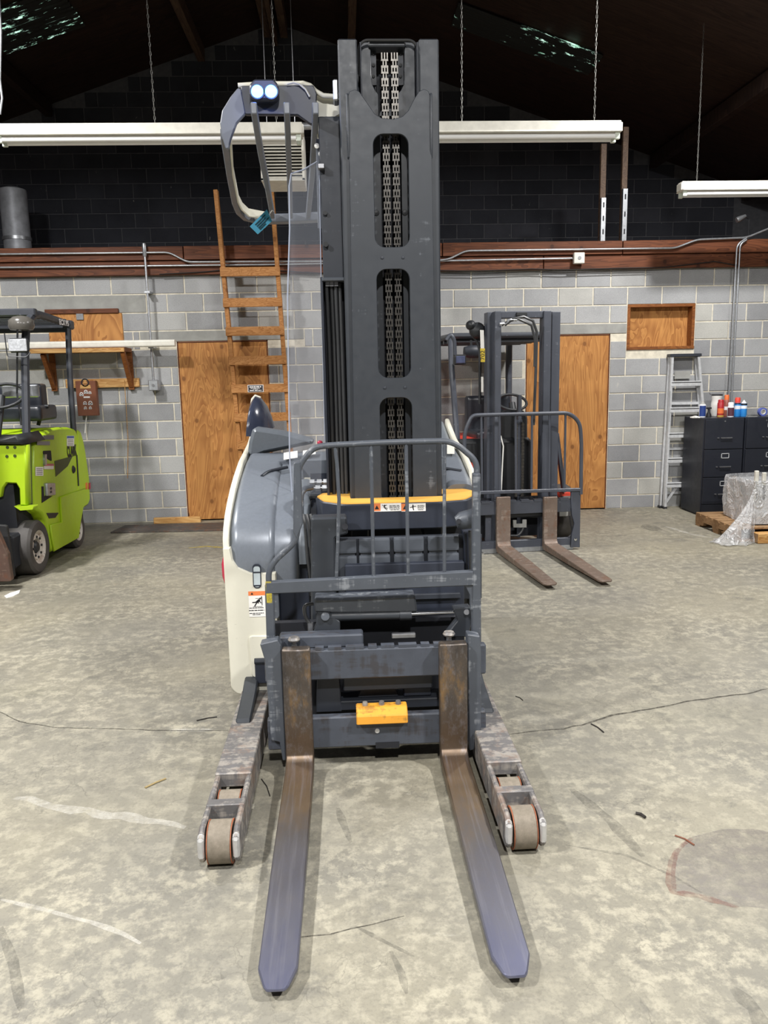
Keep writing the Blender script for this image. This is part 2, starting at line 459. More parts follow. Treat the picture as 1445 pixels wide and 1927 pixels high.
floor_strip('white_scuff', [(1250, 990), (1300, 1005), (1340, 1012)], 0.05, M_CHALK)
floor_strip('yellow_scuff', [(355, 1031), (390, 1028), (425, 1031)], 0.05, M_YPAINT)
floor_strip('tyre_mark', [(0, 1745), (25, 1810), (40, 1900)], 0.035, M_TYRE)
floor_strip('tyre_mark', [(1075, 1485), (1150, 1545), (1210, 1612)], 0.05, M_TYRE)
floor_strip('tyre_mark', [(1065, 1590), (1180, 1610), (1270, 1650), (1320, 1680)], 0.012, M_TYRE)
floor_strip('tyre_mark', [(635, 1520), (650, 1560), (660, 1585)], 0.03, M_TYRE)
floor_strip('tyre_mark', [(735, 1790), (755, 1830), (765, 1870)], 0.02, M_TYRE)
floor_strip('tyre_mark', [(667, 1742), (730, 1775), (780, 1800)], 0.014, M_TYRE)
floor_strip('tyre_mark', [(1380, 1860), (1420, 1900), (1450, 1960)], 0.05, M_TYRE)
floor_patch('oil_stain', [(1262, 1640), (1270, 1600), (1300, 1575), (1360, 1560), (1470, 1560), (1480, 1715), (1400, 1705), (1380, 1708), (1310, 1682), (1265, 1682)], M_OIL)
floor_strip('oil_rim', [(1300, 1577), (1272, 1602), (1260, 1645), (1266, 1680), (1312, 1684), (1360, 1700), (1390, 1708)], 0.03, M_RIM, z=0.001, jit=0.003)
floor_patch('oil_stain', [(1210, 985), (1235, 990), (1250, 998), (1225, 1000), (1205, 992)], M_TYRE)

# lower partition of concrete blocks; each block a piece of its own
DOORS = [(-1.89, 0.0, -0.86, 2.075), (2.13, 0.0, 3.125, 2.075)]
WINS = [(3.32, 1.885, 4.125, 2.405), (-3.30, 2.06, -2.48, 2.40)]
WTOP = 2.80
def slab_holes(): return [rect(*d) for d in DOORS]+[rect(*d) for d in WINS]
def block_mesh(w, h, d=0.012, ch=0.004):
    x0, x1, z0, z1 = -w/2, w/2, -h/2, h/2
    v = [(x0, 0.006, z0), (x1, 0.006, z0), (x1, 0.006, z1), (x0, 0.006, z1),
         (x0+ch, 0, z0+ch), (x1-ch, 0, z0+ch), (x1-ch, 0, z1-ch), (x0+ch, 0, z1-ch),
         (x0, d, z0), (x1, d, z0), (x1, d, z1), (x0, d, z1)]
    f = [(4, 5, 6, 7), (0, 1, 5, 4), (1, 2, 6, 5), (2, 3, 7, 6), (3, 0, 4, 7), (8, 9, 1, 0), (9, 10, 2, 1), (10, 11, 3, 2), (11, 8, 0, 3)]
    return MB().add(v, f).mesh('block')
_bm_cache = {}
def lay_block(x0, x1, z0, z1, y, mat, parent):
    J = 0.0065; w, h = round(x1-x0-2*J, 3), round(z1-z0-2*J, 3)
    if w < 0.03 or h < 0.03: return
    key = (w, h, mat.name)
    if key not in _bm_cache:
        _bm_cache[key] = block_mesh(w, h); _bm_cache[key].materials.append(mat)
    o = bpy.data.objects.new('block', _bm_cache[key]); COL.objects.link(o); o.parent = parent
    o.location = ((x0+x1)/2, y+random.uniform(-0.0015, 0.0015), (z0+z1)/2)
BL, BH = 0.4064, 0.2032
def lay_course(z0, z1, xs, xe, phase, y, mat, parent, openings=()):
    n0 = math.floor((xs-phase)/BL)
    spans = [(xs, xe)]
    for (a, b0, b, b1) in openings:
        if b0 < z1-0.02 and b1 > z0+0.02:
            nn = []
            for s, e in spans:
                if b <= s or a >= e: nn.append((s, e)); continue
                if a-s > 0.03: nn.append((s, a))
                if e-b > 0.03: nn.append((b, e))
            spans = nn
    for s, e in spans:
        k = math.floor((s-phase)/BL); x = s
        while x < e-0.01:
            k += 1; nx = min(phase+k*BL, e)
            if nx-x < 0.02: continue
            if e-nx < 0.03: nx = e
            lay_block(x, nx, z0, z1, y, mat, parent); x = nx
wall = plate_y('wall_back', [rect(XL, 0.0, XR, WTOP)]+slab_holes(), YW+0.007, 0.18, M_MORTAR)
struct(wall, 'grey concrete block partition with pale mortar joints')
WXS, WXE = -4.08, 5.35
LINT = [(-2.30, 2.075, -0.44, 2.195), (1.73, 2.075, 3.32, 2.195)]
zs = [0.0]+[0.163+BH*i for i in range(13)]+[WTOP]
for i in range(len(zs)-1):
    z0, z1 = zs[i], zs[i+1]
    if z1-z0 < 0.05: continue
    ph = 3.315+(BL/2 if i % 2 else 0.0)
    lay_course(z0, z1, WXS, WXE, ph, YW, M_BLOCK, wall, DOORS+WINS+LINT+[(-3.62, 2.40, -2.20, 2.60)])
# the courses beyond the picture's edges, joined
_far = MB()
for i in range(len(zs)-1):
    z0, z1 = zs[i], zs[i+1]
    if z1-z0 < 0.05: continue
    ph = 3.315+(BL/2 if i % 2 else 0.0)
    for xs_, xe_ in ((XL, WXS), (WXE, XR)):
        k = math.floor((xs_-ph)/BL); x = xs_
        while x < xe_-0.02:
            k += 1; nx = min(ph+k*BL, xe_)
            if nx-x > 0.03: _far.box((x+.0065, YW, z0+.0065), (nx-.0065, YW+.012, z1-.0065))
            x = max(nx, x+.001)
_far.build('block_courses', M_BLOCK, wall)['kind'] = 'stuff'
for a, b0, b, b1 in LINT: MB().box((a+.006, YW-.002, b0+.004), (b-.006, YW+.02, b1-.006)).build('lintel', M_LINTEL, wall, bevel=.003)
MB().box((-3.62+.006, YW-.002, 2.404), (-2.206, YW+.02, 2.594)).build('lintel', M_LINTEL, wall, bevel=.003)
# far gable wall behind the loft
gw = [(XL, 3.0), (XR, 3.0), (XR, roof_z(XR)), (RX, RZ), (XL, roof_z(XL))]
gable = struct(plate_y('wall_gable', [gw], YG+0.007, 0.15, M_MORTAR_DARK), 'unlit block gable wall above the loft, its shade put into the colour')
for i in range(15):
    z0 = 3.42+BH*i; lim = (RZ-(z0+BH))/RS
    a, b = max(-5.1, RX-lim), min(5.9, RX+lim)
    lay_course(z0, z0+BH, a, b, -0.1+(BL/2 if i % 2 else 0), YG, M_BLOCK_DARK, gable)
# other walls of the hall, outside the picture
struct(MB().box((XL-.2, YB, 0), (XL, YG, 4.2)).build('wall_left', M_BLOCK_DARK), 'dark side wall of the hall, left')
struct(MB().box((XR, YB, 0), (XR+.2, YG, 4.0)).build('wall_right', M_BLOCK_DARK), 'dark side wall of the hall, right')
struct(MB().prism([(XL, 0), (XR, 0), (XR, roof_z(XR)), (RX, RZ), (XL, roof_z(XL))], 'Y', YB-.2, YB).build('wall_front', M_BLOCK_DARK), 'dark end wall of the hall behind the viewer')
loft = struct(MB().box((XL, YW-.02, 3.06), (XR, YG, 3.10)).build('floor_loft', M_BEAM), 'dark timber loft deck on top of the block partition')
# roof: two board slopes with purlins
roof = bpy.data.objects.new('ceiling', None); COL.objects.link(roof); roof['kind'] = 'structure'
roof['label'] = 'dark timber gable roof with boards and purlins'
for sgn, xe in ((-1, XL-.2), (1, XR+.2)):
    x1 = xe; z1 = roof_z(xe)
    MB().prism([(RX, RZ), (x1, z1), (x1, z1+.06), (RX, RZ+.06)], 'Y', YB-.2, YG+.2).build('roof_slope', M_ROOF, roof)
for px_, py_ in ((505, 105), (536, 105), (381, 150), (661, 130)):
    p = at(px_, py_, Y=YG-.1); zt = roof_z(p.x)
    MB().box((p.x-.05, YB, zt-.20), (p.x+.05, YG-.1, zt-.005)).build('purlin', M_PURLIN, roof, bevel=.004)
for X in (-5.4, -4.0, 4.6, 6.0):
    zt = roof_z(X); MB().box((X-.05, YB, zt-.20), (X+.05, YG-.1, zt-.02)).build('purlin', M_ROOF, roof, bevel=.004)
MB().box((RX-.03, YB, RZ-.34), (RX+.03, YG-.1, RZ-.03)).build('ridge_board', M_PURLIN, roof)
# translucent roof sheets with green daylight glinting through
_t = NT('roof_sheet'); w_ = world_pos(_t, (1.2, 7.5, 1.2))
k1 = _t.ramp(_t.noise(2.6, 6, 0.75, vec=w_), [(0.585, (0, 0, 0)), (0.68, (1, 1, 1))])
k2 = _t.ramp(_t.noise(1.4, 2, 0.5, vec=world_pos(_t, (1, 1, 1))), [(0.40, (0, 0, 0)), (0.50, (1, 1, 1))])
kk = _t.math('MULTIPLY', k1, k2)
_t.set(color=S('#10100f'), rough=0.8, emit=_t.mix(_t.noise(9, 3, .6, vec=world_pos(_t)), S('#1d9a63'), S('#dff5ec')), estr=_t.math('MULTIPLY', kk, 2.2))
M_SKYLIGHT = _t.m
for sgn, corners in ((1, [(868, 18), (1118, 100), (1112, 135), (850, 48)]), (-1, [(-5, 20), (125, 0), (122, 62), (-5, 85)])):
    pl = (Vector((RX, 0, RZ-.05)), Vector((sgn*RS, 0, 1)))
    c = [at(x, y, pl=pl) for x, y in corners]
    xs = sorted(p.x for p in c); ys = sorted(p.y for p in c)
    x0, x1, y0, y1 = xs[0], xs[3], ys[0], ys[3]
    vs = []; fs = []; n = 48                              # corrugated sheet
    for i in range(n+1):
        y = y0+(y1-y0)*i/n; dz = 0.018*math.sin(i*1.4)
        for x in (x0, x1): vs.append((x, y, roof_z(x)-.04+dz))
    for i in range(n): fs.append((2*i, 2*i+1, 2*i+3, 2*i+2))
    MB().add(vs, fs).build('translucent_sheet', M_SKYLIGHT, roof)

# edge timbers of the loft
trim = bpy.data.objects.new('trim_1', None); COL.objects.link(trim); struct(trim, 'reddish brown stained timbers along the top of the block wall')
for x0, x1 in ((XL, -4.31), (-4.3, -1.74), (-1.73, 1.14), (1.15, 3.2), (3.21, 5.6), (5.61, XR)):
    MB().box((x0, YW-.10, 2.955), (x1, YW-.02, 3.10)).build('plank', M_BEAM, trim, bevel=.004)
for x0, x1 in ((XL, -4.31), (-4.3, -0.6), (-0.59, 2.3), (2.31, 5.6), (5.61, XR)):
    MB().box((x0, YW-.07, 2.80), (x1, YW-.01, 2.95)).build('plank', M_BEAM, trim, bevel=.004)

# doors of varnished plywood
def door(name, a, b, label):
    r = bpy.data.objects.new(name, None); COL.objects.link(r); struct(r, label)
    MB().box((a+.012, YW+.012, 0.012), (b-.012, YW+.05, 2.06)).build('panel', M_PLY, r, bevel=.002)
    for x0, x1, z0, z1 in ((a, a+.012, 0, 2.075), (b-.012, b, 0, 2.075), (a, b, 2.062, 2.075)):
        MB().box((x0, YW+.005, z0), (x1, YW+.08, z1)).build('jamb', M_BEAM, r)
    return r
door('door_1', -1.89, -0.86, 'orange varnished plywood door behind the wooden ladder')
door('door_2', 2.13, 3.125, 'orange varnished plywood door behind the dark forklift')
# boarded window openings
w1 = bpy.data.objects.new('window_1', None); COL.objects.link(w1); struct(w1, 'boarded window recess above the aluminium stepladder')
a, z0, b, z1 = WINS[0]
MB().box((a, YW+.13, z0), (b, YW+.15, z1)).build('panel', M_PLY, w1)
for n_, lo, hi in (('head', (a, YW, z1-.035), (b, YW+.13, z1)), ('sill', (a, YW-.01, z0), (b, YW+.13, z0+.035)),
                   ('jamb', (a, YW, z0+.035), (a+.035, YW+.13, z1-.035)), ('jamb', (b-.035, YW, z0+.035), (b, YW+.13, z1-.035))):
    MB().box(lo, hi).build(n_, M_TRIM_WOOD, w1, bevel=.003)
w2 = bpy.data.objects.new('window_2', None); COL.objects.link(w2); struct(w2, 'plywood board over the window opening above the wall shelf')
a, z0, b, z1 = WINS[1]
MB().box((a, YW-.015, z0), (b, YW+.02, z1)).build('panel', M_PLY, w2, bevel=.002)
MB().box((a-.02, YW-.035, z1), (b-.03, YW+.01, z1+.05)).build('head', M_BEAM, w2, bevel=.003)
MB().box((a+.32, YW-.03, z1-.07), (a+.40, YW-.012, z1+.01)).build('hasp', M_STEEL, w2, bevel=.003)
# ------------------------------------------------------------------ strip light fixtures
M_CHAIN = plain('zinc_chain', '#8d8c88', 0.45, 0.7, var=0.2)
M_SOCKET = plain('lamp_socket', '#d8e0d4', 0.5, var=0.1)
def chain(p, q, parent, real=True):
    p, q = Vector(p), Vector(q); m = MB()
    if not real: return m.cyl(p, q, .0035, 6).build('chain', M_CHAIN, parent)
    d = (q-p).normalized(); L = (q-p).length; pitch = .034; n = int(L/pitch)
    a = d.cross(Vector((0, 1, 0))).normalized(); b = d.cross(a)
    for i in range(n):
        c = p+d*(i+.5)*pitch; s = a if i % 2 else b
        m.tube([c+d*.022*math.cos(t)+s*.0065*math.sin(t) for t in (k*math.pi/3 for k in range(6))], .0021, 4, closed=True)
    return m.build('chain', M_CHAIN, parent, smooth=60)
def fixture(i, cx, y, z, L, label, group, chains, real):
    r = empty('strip_light', (cx, y, z)); tag(r, label, 'light fixture', group)
    x0, x1 = cx-L/2, cx+L/2
    MB().prism([(y-.055, z+.065), (y+.055, z+.065), (y+.075, z-.012), (y+.095, z-.028), (y-.095, z-.028), (y-.075, z-.012)], 'X', x0, x1).build('housing', M_WHITE_ENAMEL, r, bevel=.003)
    for s in (-1, 1):
        yy = y+s*.05
        t = MB().cyl((x0+.05, yy, z-.055), (x1-.05, yy, z-.055), .019, 12).build('tube', M_TUBE, r, smooth=50)
        for xx in (x0+.03, x1-.03):
            MB().box((xx-.02, yy-.014, z-.082), (xx+.02, yy+.014, z-.025)).build('socket', M_SOCKET, r, bevel=.004)
    for s, xx in ((-1, x0), (1, x1)):
        MB().box((xx-.012, y-.06, z-.02), (xx+.012, y+.06, z+.05)).build('end_cap', M_WHITE_ENAMEL, r, bevel=.004)
    for cxx in chains:
        chain((cxx, y, z+.065), (cxx, y, roof_z(cxx)-.02), r, real)
    return r
def fx(px_, py_, Y): return at(px_, py_, Y=Y).x
fixture(0, *FIXTURES[0][:4], 'long white strip light at upper left, behind the blue twin lamp', 'hanging strip lights', [fx(291, 225, 6.8), fx(520, 225, 6.8)], True)
fixture(1, *FIXTURES[1][:4], 'long white strip light hanging on chains right of the mast', 'hanging strip lights', [fx(869, 230, 6.8), fx(1118, 230, 6.8)], True)
_f = FIXTURES[2]
fixture(2, 4.12, _f[1], _f[2], 1.24, 'short white strip light hanging at the right edge above the cabinets', 'hanging strip lights', [fx(1311, 340, 8.3)], True)
def high_bay(x, y, z, label):
    r = empty('high_bay_lamp', (x, y, z)); tag(r, label, 'lamp', 'high-bay lamps under the roof')
    MB().lathe([(.26, -.03), (.255, 0), (.20, .10), (.10, .16), (.08, .24), (0, .25), (0, .245), (.075, .235), (.095, .15), (.19, .09), (.245, 0), (.25, -.03), (.26, -.03)], (x, y, z), 'Z', 24).build('reflector', M_ALU, r, smooth=40)
    MB().cyl((x, y, z+.24), (x, y, roof_z(x)-.01), .012, 8).build('stem', M_GALV, r)
for (_x, _y, _z, _p), _lab in zip(HIGH_BAYS, ('round high-bay lamp above the green forklift', 'round high-bay lamp above the dark forklift', 'round high-bay lamp high up at the near left',
                                              'round high-bay lamp high up at the near right', 'round high-bay lamp under the ridge behind the viewer')): high_bay(_x, _y, _z, _lab)

# ------------------------------------------------------------------ conduits and boxes on the wall
def conduit(pts, r, name, label, mat=None, bend=.06):
    o = MB().tube(rpath(pts, bend), r, 8).build(name, mat or M_GALV, None, smooth=50)
    return tag(o, label, 'conduit', 'steel conduits on the wall')
YC = YW-.13
A = lambda x, y, Y=YC: at(x, y, Y=Y)
conduit([A(-60, 479), A(318, 475), A(352, 493), A(700, 491), A(828, 490), A(846, 487), A(876, 472), A(1270, 467), A(1312, 451), A(1405, 447), A(1500, 408)],
        .011, 'conduit', 'upper steel conduit running along the stained timber, with offset bends')
conduit([A(x, y, YC+.026) for x, y in ((-60, 504), (500, 498), (700, 494), (850, 490.5), (1080, 486))], .011, 'conduit', 'lower steel conduit running along the stained timber')
b = empty('conduit', (A(288, 730).x, YC, 1.56)); tag(b, 'vertical steel conduit with switch box, left of the plywood door', 'conduit', 'steel conduits on the wall')
q0, q1 = A(272, 474), A(286, 715)
MB().cyl((q0.x, YC, q0.z), (q0.x, YC, q1.z), .013, 8).build('pipe', M_GALV, b, smooth=50)
MB().lathe([(0, -.075), (.018, -.07), (.024, -.05), (.024, .05), (.018, .07), (0, .075)], (q0.x, YC, q0.z+.02), 'Z', 12).build('fitting', M_GALV, b, smooth=50)
MB().box((q0.x-.055, YC-.03, q1.z-.12), (q0.x+.055, YC+.12, q1.z)).build('switch_box', M_GALV, b, bevel=.008)
MB().cyl((q0.x, YC-.034, q1.z-.06), (q0.x, YC-.028, q1.z-.06), .018, 12).build('knockout', M_STEEL, b)
for dz in (.35, .95): MB().box((q0.x-.03, YC-.016, q1.z+dz), (q0.x+.03, YC+.13, q1.z+dz+.02)).build('strap', M_GALV, b)
for k, (dx, lab) in enumerate(((0, 'left pipe of the paired vertical conduits above the filing cabinets'), (.035, 'right pipe of the paired vertical conduits above the filing cabinets'))):
    u, v = A(1386+k*6, 470), A(1379+k*6, 770)
    conduit([A(1405, 448+k*3), (u.x, YC-.002, u.z+.06), (u.x, YC-.002, v.z)], .010, 'conduit', lab, bend=.1)
jb = empty('junction_box', A(1089, 486)); tag(jb, 'white square junction box on the stained timber', 'box')
c = A(1089, 486); MB().box((c.x-.06, YC-.03, c.z-.06), (c.x+.06, YC+.03, c.z+.06)).build('body', M_WHITE_ENAMEL, jb, bevel=.006)
MB().cyl((c.x, YC-.034, c.z), (c.x, YC-.028, c.z), .02, 12).build('cover_plug', M_STEEL, jb)
M_CABLE = plain('black_cable', '#26211f', 0.7)
tag(MB().tube([A(x, y, YW-.085) for x, y in ((828, 509), (900, 510), (1000, 506), (1060, 508), (1150, 505), (1250, 503), (1345, 492), (1390, 500))], .006, 6).build('cable', M_CABLE), 'dark cable sagging along the lower timber right of the mast', 'cable')
tag(MB().tube([A(x, y, YW-.085) for x, y in ((300, 516), (380, 512), (440, 506), (520, 509), (600, 514))], .006, 6).build('cable', M_CABLE), 'dark cable sagging behind the wooden ladder top', 'cable')
tag(MB().tube([A(x, y, 6.7) for x, y in ((-2, -10), (2, 60), (0, 150), (4, 185), (0, 215))], .009, 8).build('conduit', M_GALV, None, smooth=50), 'grey pipe at the extreme upper left above the strip light', 'conduit')

# ------------------------------------------------------------------ wooden wall ladder
lad = empty('wooden_ladder', (-0.9, 8.95, 0)); tag(lad, 'tall brown wooden ladder standing against the plywood door up to the loft', 'ladder')
def LX(side, z): t = z/3.65; return (-1.165+(-1.32+1.165)*t) if side < 0 else (-.60+(-.722+.60)*t)
for s in (-1, 1):
    MB().bar((LX(s, 0), 8.97, 0), (LX(s, 3.65), 8.97, 3.65), .045, .09, up=(0, 1, 0)).build('rail', M_LADDER_WOOD, lad, bevel=.004)
rz = [A((a+b_)/2, y, 8.90).z for a, b_, y in ((420, 522, 511), (424, 525, 569), (427, 528, 623), (432, 531, 678), (436, 534, 731), (440, 537, 785), (443, 540, 837))]
st = (rz[0]-rz[-1])/6
for z in rz+[rz[-1]-st*k for k in range(1, 4)]:
    if z > .1: MB().box((LX(-1, z)-.03, 8.895, z-.048), (LX(1, z)+.03, 8.93, z+.048)).build('rung', M_LADDER_WOOD, lad, bevel=.004)
M_LABEL_BLACK = plain('black_label', '#2b2a30', 0.5, var=.1); M_INK_WHITE = plain('white_ink', '#e8e6e6', 0.6, var=.05); M_INK_BLACK = plain('black_ink', '#1d1d20', 0.6, var=.1)
z = rz[4]; c = A(481, 731, 8.893)
lp = MB().box((c.x-.088, 8.888, c.z-.04), (c.x+.088, 8.894, c.z+.04)).build('label_plate', M_INK_WHITE, lad)
lq = MB().box((c.x-.080, 8.885, c.z-.034), (c.x+.080, 8.889, c.z+.034)).build('label_field', M_LABEL_BLACK, lad)
def lines_y(parent, cx, cz, y, rows, mat, name='print'):
    """rows of printed dashes: (dz, half-width, height, n)"""
    m = MB()
    for dz, hw, h, n in rows:
        x = cx-hw
        while x < cx+hw-.002:
            w = min(random.uniform(.5, 1.3)*2*hw/n, cx+hw-x); m.box((x, y-.0006, cz+dz-h/2), (x+w*.82, y, cz+dz+h/2)); x += w
    return m.build(name, mat, parent)
lines_y(lad, c.x, c.z, 8.884, [(.018, .066, .014, 4), (.003, .055, .006, 3), (-.008, .03, .006, 2), (-.022, .066, .009, 3)], M_INK_WHITE)

# ------------------------------------------------------------------ wall shelf and what is on and under it
sh = empty('wall_shelf', (-2.95, 9.0, 1.98)); tag(sh, 'brown wooden wall shelf on diagonal brackets behind the green forklift', 'shelf')
xa, xb = A(56, 660, 8.86).x, A(234, 660, 8.86).x; zt = A(150, 655, 8.86).z
MB().box((xa, 8.86, zt-.045), (xb, YW-.03, zt)).build('board', M_TRIM_WOOD, sh, bevel=.004)
MB().box((xa, 8.85, zt-.05), (xb, 8.868, zt-.004)).build('front_strip', M_PALE_WOOD, sh, bevel=.003)
zl = A(150, 722, 9.17).z
MB().box((xa+.25, YW-.05, zl-.05), (xb+.06, YW-.012, zl+.05)).build('ledger', M_PALE_WOOD, sh, bevel=.004)
for x in (xa+.12, xb-.03):
    MB().bar((x, 8.90, zt-.05), (x, YW-.045, zl-.04), .045, .06).build('brace', M_TRIM_WOOD, sh, bevel=.004)
    MB().box((x-.03, YW-.055, zl-.08), (x+.03, YW-.012, zt-.046)).build('upright', M_TRIM_WOOD, sh, bevel=.004)
tb = MB().prism(fillet(rect(8.90, zt+.001, 8.985, zt+.078), .02, 3), 'X', -4.2, A(330, 650, 8.94).x).build('metal_channel', M_WHITE_ENAMEL, None, bevel=.002)
tag(tb, 'long pale channel lying on the wall shelf', 'channel')
bd = empty('notice_board', A(162, 750, 9.06)); tag(bd, 'small brown panel with pale stickers hanging under the wall shelf', 'notice board')
M_BROWN = plain('brown_paint', '#7c4a33', 0.6, var=.15)
c0, c1 = A(141, 717, 9.06), A(184, 782, 9.06); cx, cz = (c0.x+c1.x)/2, (c0.z+c1.z)/2; hw, hh = (c1.x-c0.x)/2, (c0.z-c1.z)/2
MB().box((cx-hw, 9.06, cz-hh), (cx+hw, 9.14, cz+hh)).build('panel', M_BROWN, bd, bevel=.005)
m = MB(); m.lathe([(.032, 0), (.046, 0), (.046, .003), (.032, .003)], (cx, 9.056, cz+hh-.02), 'Y', 16); m.build('emblem_ring', M_INK_BLACK, bd)
MB().prism([(cx-.06, cz+hh-.085), (cx+.06, cz+hh-.085), (cx+.055, cz+hh-.045), (cx-.055, cz+hh-.045)], 'Y', 9.056, 9.06).build('emblem_banner', M_PALE_WOOD, bd)
MB().prism([(cx-.03, cz+hh-.035), (cx+.03, cz+hh-.035), (cx, cz+hh+.02)], 'Y', 9.057, 9.06).build('emblem_peak', M_PALE_WOOD, bd)
for dx, dz, s in ((-.05, .05, .022), (.0, .075, .022), (.045, .065, .016), (-.02, -.05, .02), (.04, -.05, .024), (-.02, -.105, .016), (.035, -.105, .016)):
    m = MB(); q = 9.059
    m.prism([(cx+dx-s, cz+dz-s), (cx+dx+s, cz+dz-s), (cx+dx+s, cz+dz-s*.1), (cx+dx-s, cz+dz-s*.1)], 'Y', q-.002, q)
    m.lathe([(s*.55, 0), (s*.9, 0), (s*.9, -.002), (s*.55, -.002)], (cx+dx, q, cz+dz), 'Y', 12)
    m.build('padlock_sticker', M_INK_WHITE, bd)
MB().box((cx-.03, 9.057, cz+.005), (cx+.04, 9.06, cz+.022)).build('sticker_strip', M_INK_WHITE, bd)
tag(MB().tube([A(163, 782, 9.12), A(161, 800, 9.14), A(160, 815, 9.15)], .007, 6).build('cord', M_WHITE_PLASTIC), 'short white cord hanging below the brown panel', 'cord')
tag(MB().tube([A(234, 715, 9.14), A(237, 760, 9.17), A(241, 830, 9.18), A(240, 900, 9.18)], .004, 6).build('cord', M_PALE_WOOD), 'thin pale string hanging from the shelf end down the wall', 'cord')

# ------------------------------------------------------------------ things on the loft and gable
p0, p1 = A(0, 362, 11), A(49, 362, 11); r_ = .17
dk = empty('vent_duct', (p1.x-r_, 11, 3.1)); tag(dk, 'grey round duct standing on the loft at the left edge', 'duct')
MB().lathe([(0, 3.10), (r_, 3.10), (r_, p0.z), (r_*.97, p0.z+.03), (r_*.5, p0.z+.06), (0, p0.z+.065)], (p1.x-r_, 11, 0), 'Z', 28).build('shell', plain('grey_duct', '#a9acb2', .5, .3), dk, smooth=40)
MB().lathe([(r_+.004, 3.5), (r_+.012, 3.5), (r_+.012, 3.54), (r_+.004, 3.54)], (p1.x-r_, 11, 0), 'Z', 28).build('seam_ring', M_GALV, dk, smooth=40)
HY = 7.25
v0, v1 = A(492, 250, HY), A(569, 335, HY)
lv = empty('unit_heater', ((v0.x+v1.x)/2, HY+.2, v1.z)); tag(lv, 'white hanging heater with horizontal louver slats, seen through the overhead guard', 'heater')
MB().box((v0.x-.02, HY+.05, v1.z-.02), (v1.x+.02, HY+.42, v0.z+.05)).build('cabinet', M_WHITE_ENAMEL, lv, bevel=.006)
for lo, hi in (((v0.x-.02, HY, v1.z-.015), (v0.x, HY+.05, v0.z+.02)), ((v1.x, HY, v1.z-.015), (v1.x+.02, HY+.05, v0.z+.02)), ((v0.x-.02, HY, v0.z), (v1.x+.02, HY+.05, v0.z+.05)), ((v0.x-.02, HY, v1.z-.02), (v1.x+.02, HY+.05, v1.z))):
    MB().box(lo, hi).build('frame_bar', M_WHITE_ENAMEL, lv)
MB().box((v0.x, HY+.045, v1.z), (v1.x, HY+.052, v0.z)).build('grille_back', M_DARK, lv)
n = 14
for i in range(n):
    z = v1.z+(v0.z-v1.z)*(i+.5)/n; h = (v0.z-v1.z)/n
    MB().add([(v0.x, HY+.002, z-h*.40), (v1.x, HY+.002, z-h*.40), (v1.x, HY+.028, z+h*.34), (v0.x, HY+.028, z+h*.34), (v0.x, HY+.006, z-h*.44), (v1.x, HY+.006, z-h*.44), (v1.x, HY+.034, z+h*.30), (v0.x, HY+.034, z+h*.30)],
             [(0, 1, 2, 3), (7, 6, 5, 4), (0, 4, 5, 1), (1, 5, 6, 2), (2, 6, 7, 3), (3, 7, 4, 0)]).build('slat', M_WHITE_ENAMEL, lv)
MB().tube(rpath([(v1.x-.02, HY+.2, v0.z+.05), (v1.x-.02, HY+.2, v0.z+.11), (v1.x+.5, HY+.2, v0.z+.12)], .06), .03, 10).build('flue', M_GALV, lv, smooth=50)
for xx in (v0.x+.03, v1.x-.06): MB().cyl((xx, HY+.25, v0.z+.05), (xx, HY+.25, roof_z(xx)-.02), .004, 6).build('hanger_rod', M_STEEL, lv)
for xx, yb, yt, ytop, lab in ((1134, 458, 372, 268, 'left galvanised slotted upright standing on the loft timber'), (1174, 458, 355, 236, 'right galvanised slotted upright standing on the loft timber')):
    a_, b_, c_ = A(xx, yb, 9.4), A(xx, yt, 9.4), A(xx+4, ytop, 9.4)
    u = empty('slotted_upright', (a_.x, 9.4, 3.1)); tag(u, lab, 'upright', 'galvanised uprights')
    m = MB(); m.box((a_.x-.03, 9.40, 3.1), (a_.x+.03, 9.405, b_.z)); m.box((a_.x-.03, 9.40, 3.1), (a_.x-.026, 9.44, b_.z)); m.box((a_.x+.026, 9.40, 3.1), (a_.x+.03, 9.44, b_.z)); m.build('channel', M_GALV, u)
    for k in range(3):
        zz = 3.22+k*(b_.z-3.3)/2.2
        MB().prism(fillet(rect(a_.x-.008, zz, a_.x+.008, zz+.06), .008, 4), 'Y', 9.3985, 9.4005).build('slot', M_DARK, u)
    MB().box((a_.x-.03, 9.445, 3.1), (a_.x+.035, 9.50, c_.z)).build('post', M_PURLIN, u, bevel=.004)
sp_ = empty('spot_lamp', A(1394, 411, 9.3)); tag(sp_, 'small bullet spot lamp above the timber at the right edge', 'lamp')
c = A(1394, 411, 9.3)
MB().tube([c+Vector((-.05, 0, -.02)), c+Vector((-.03, 0, -.012)), c+Vector((.06, .02, .03))], [.03, .034, .02], 12).build('housing', M_GALV, sp_, smooth=50)
MB().tube([c+Vector((.05, .02, .03)), c+Vector((.12, .05, 0)), c+Vector((.13, .05, -.36))], .008, 6).build('bracket', M_BLACK_PLASTIC, sp_)
pl_ = at(1394, 411, Y=9.3)

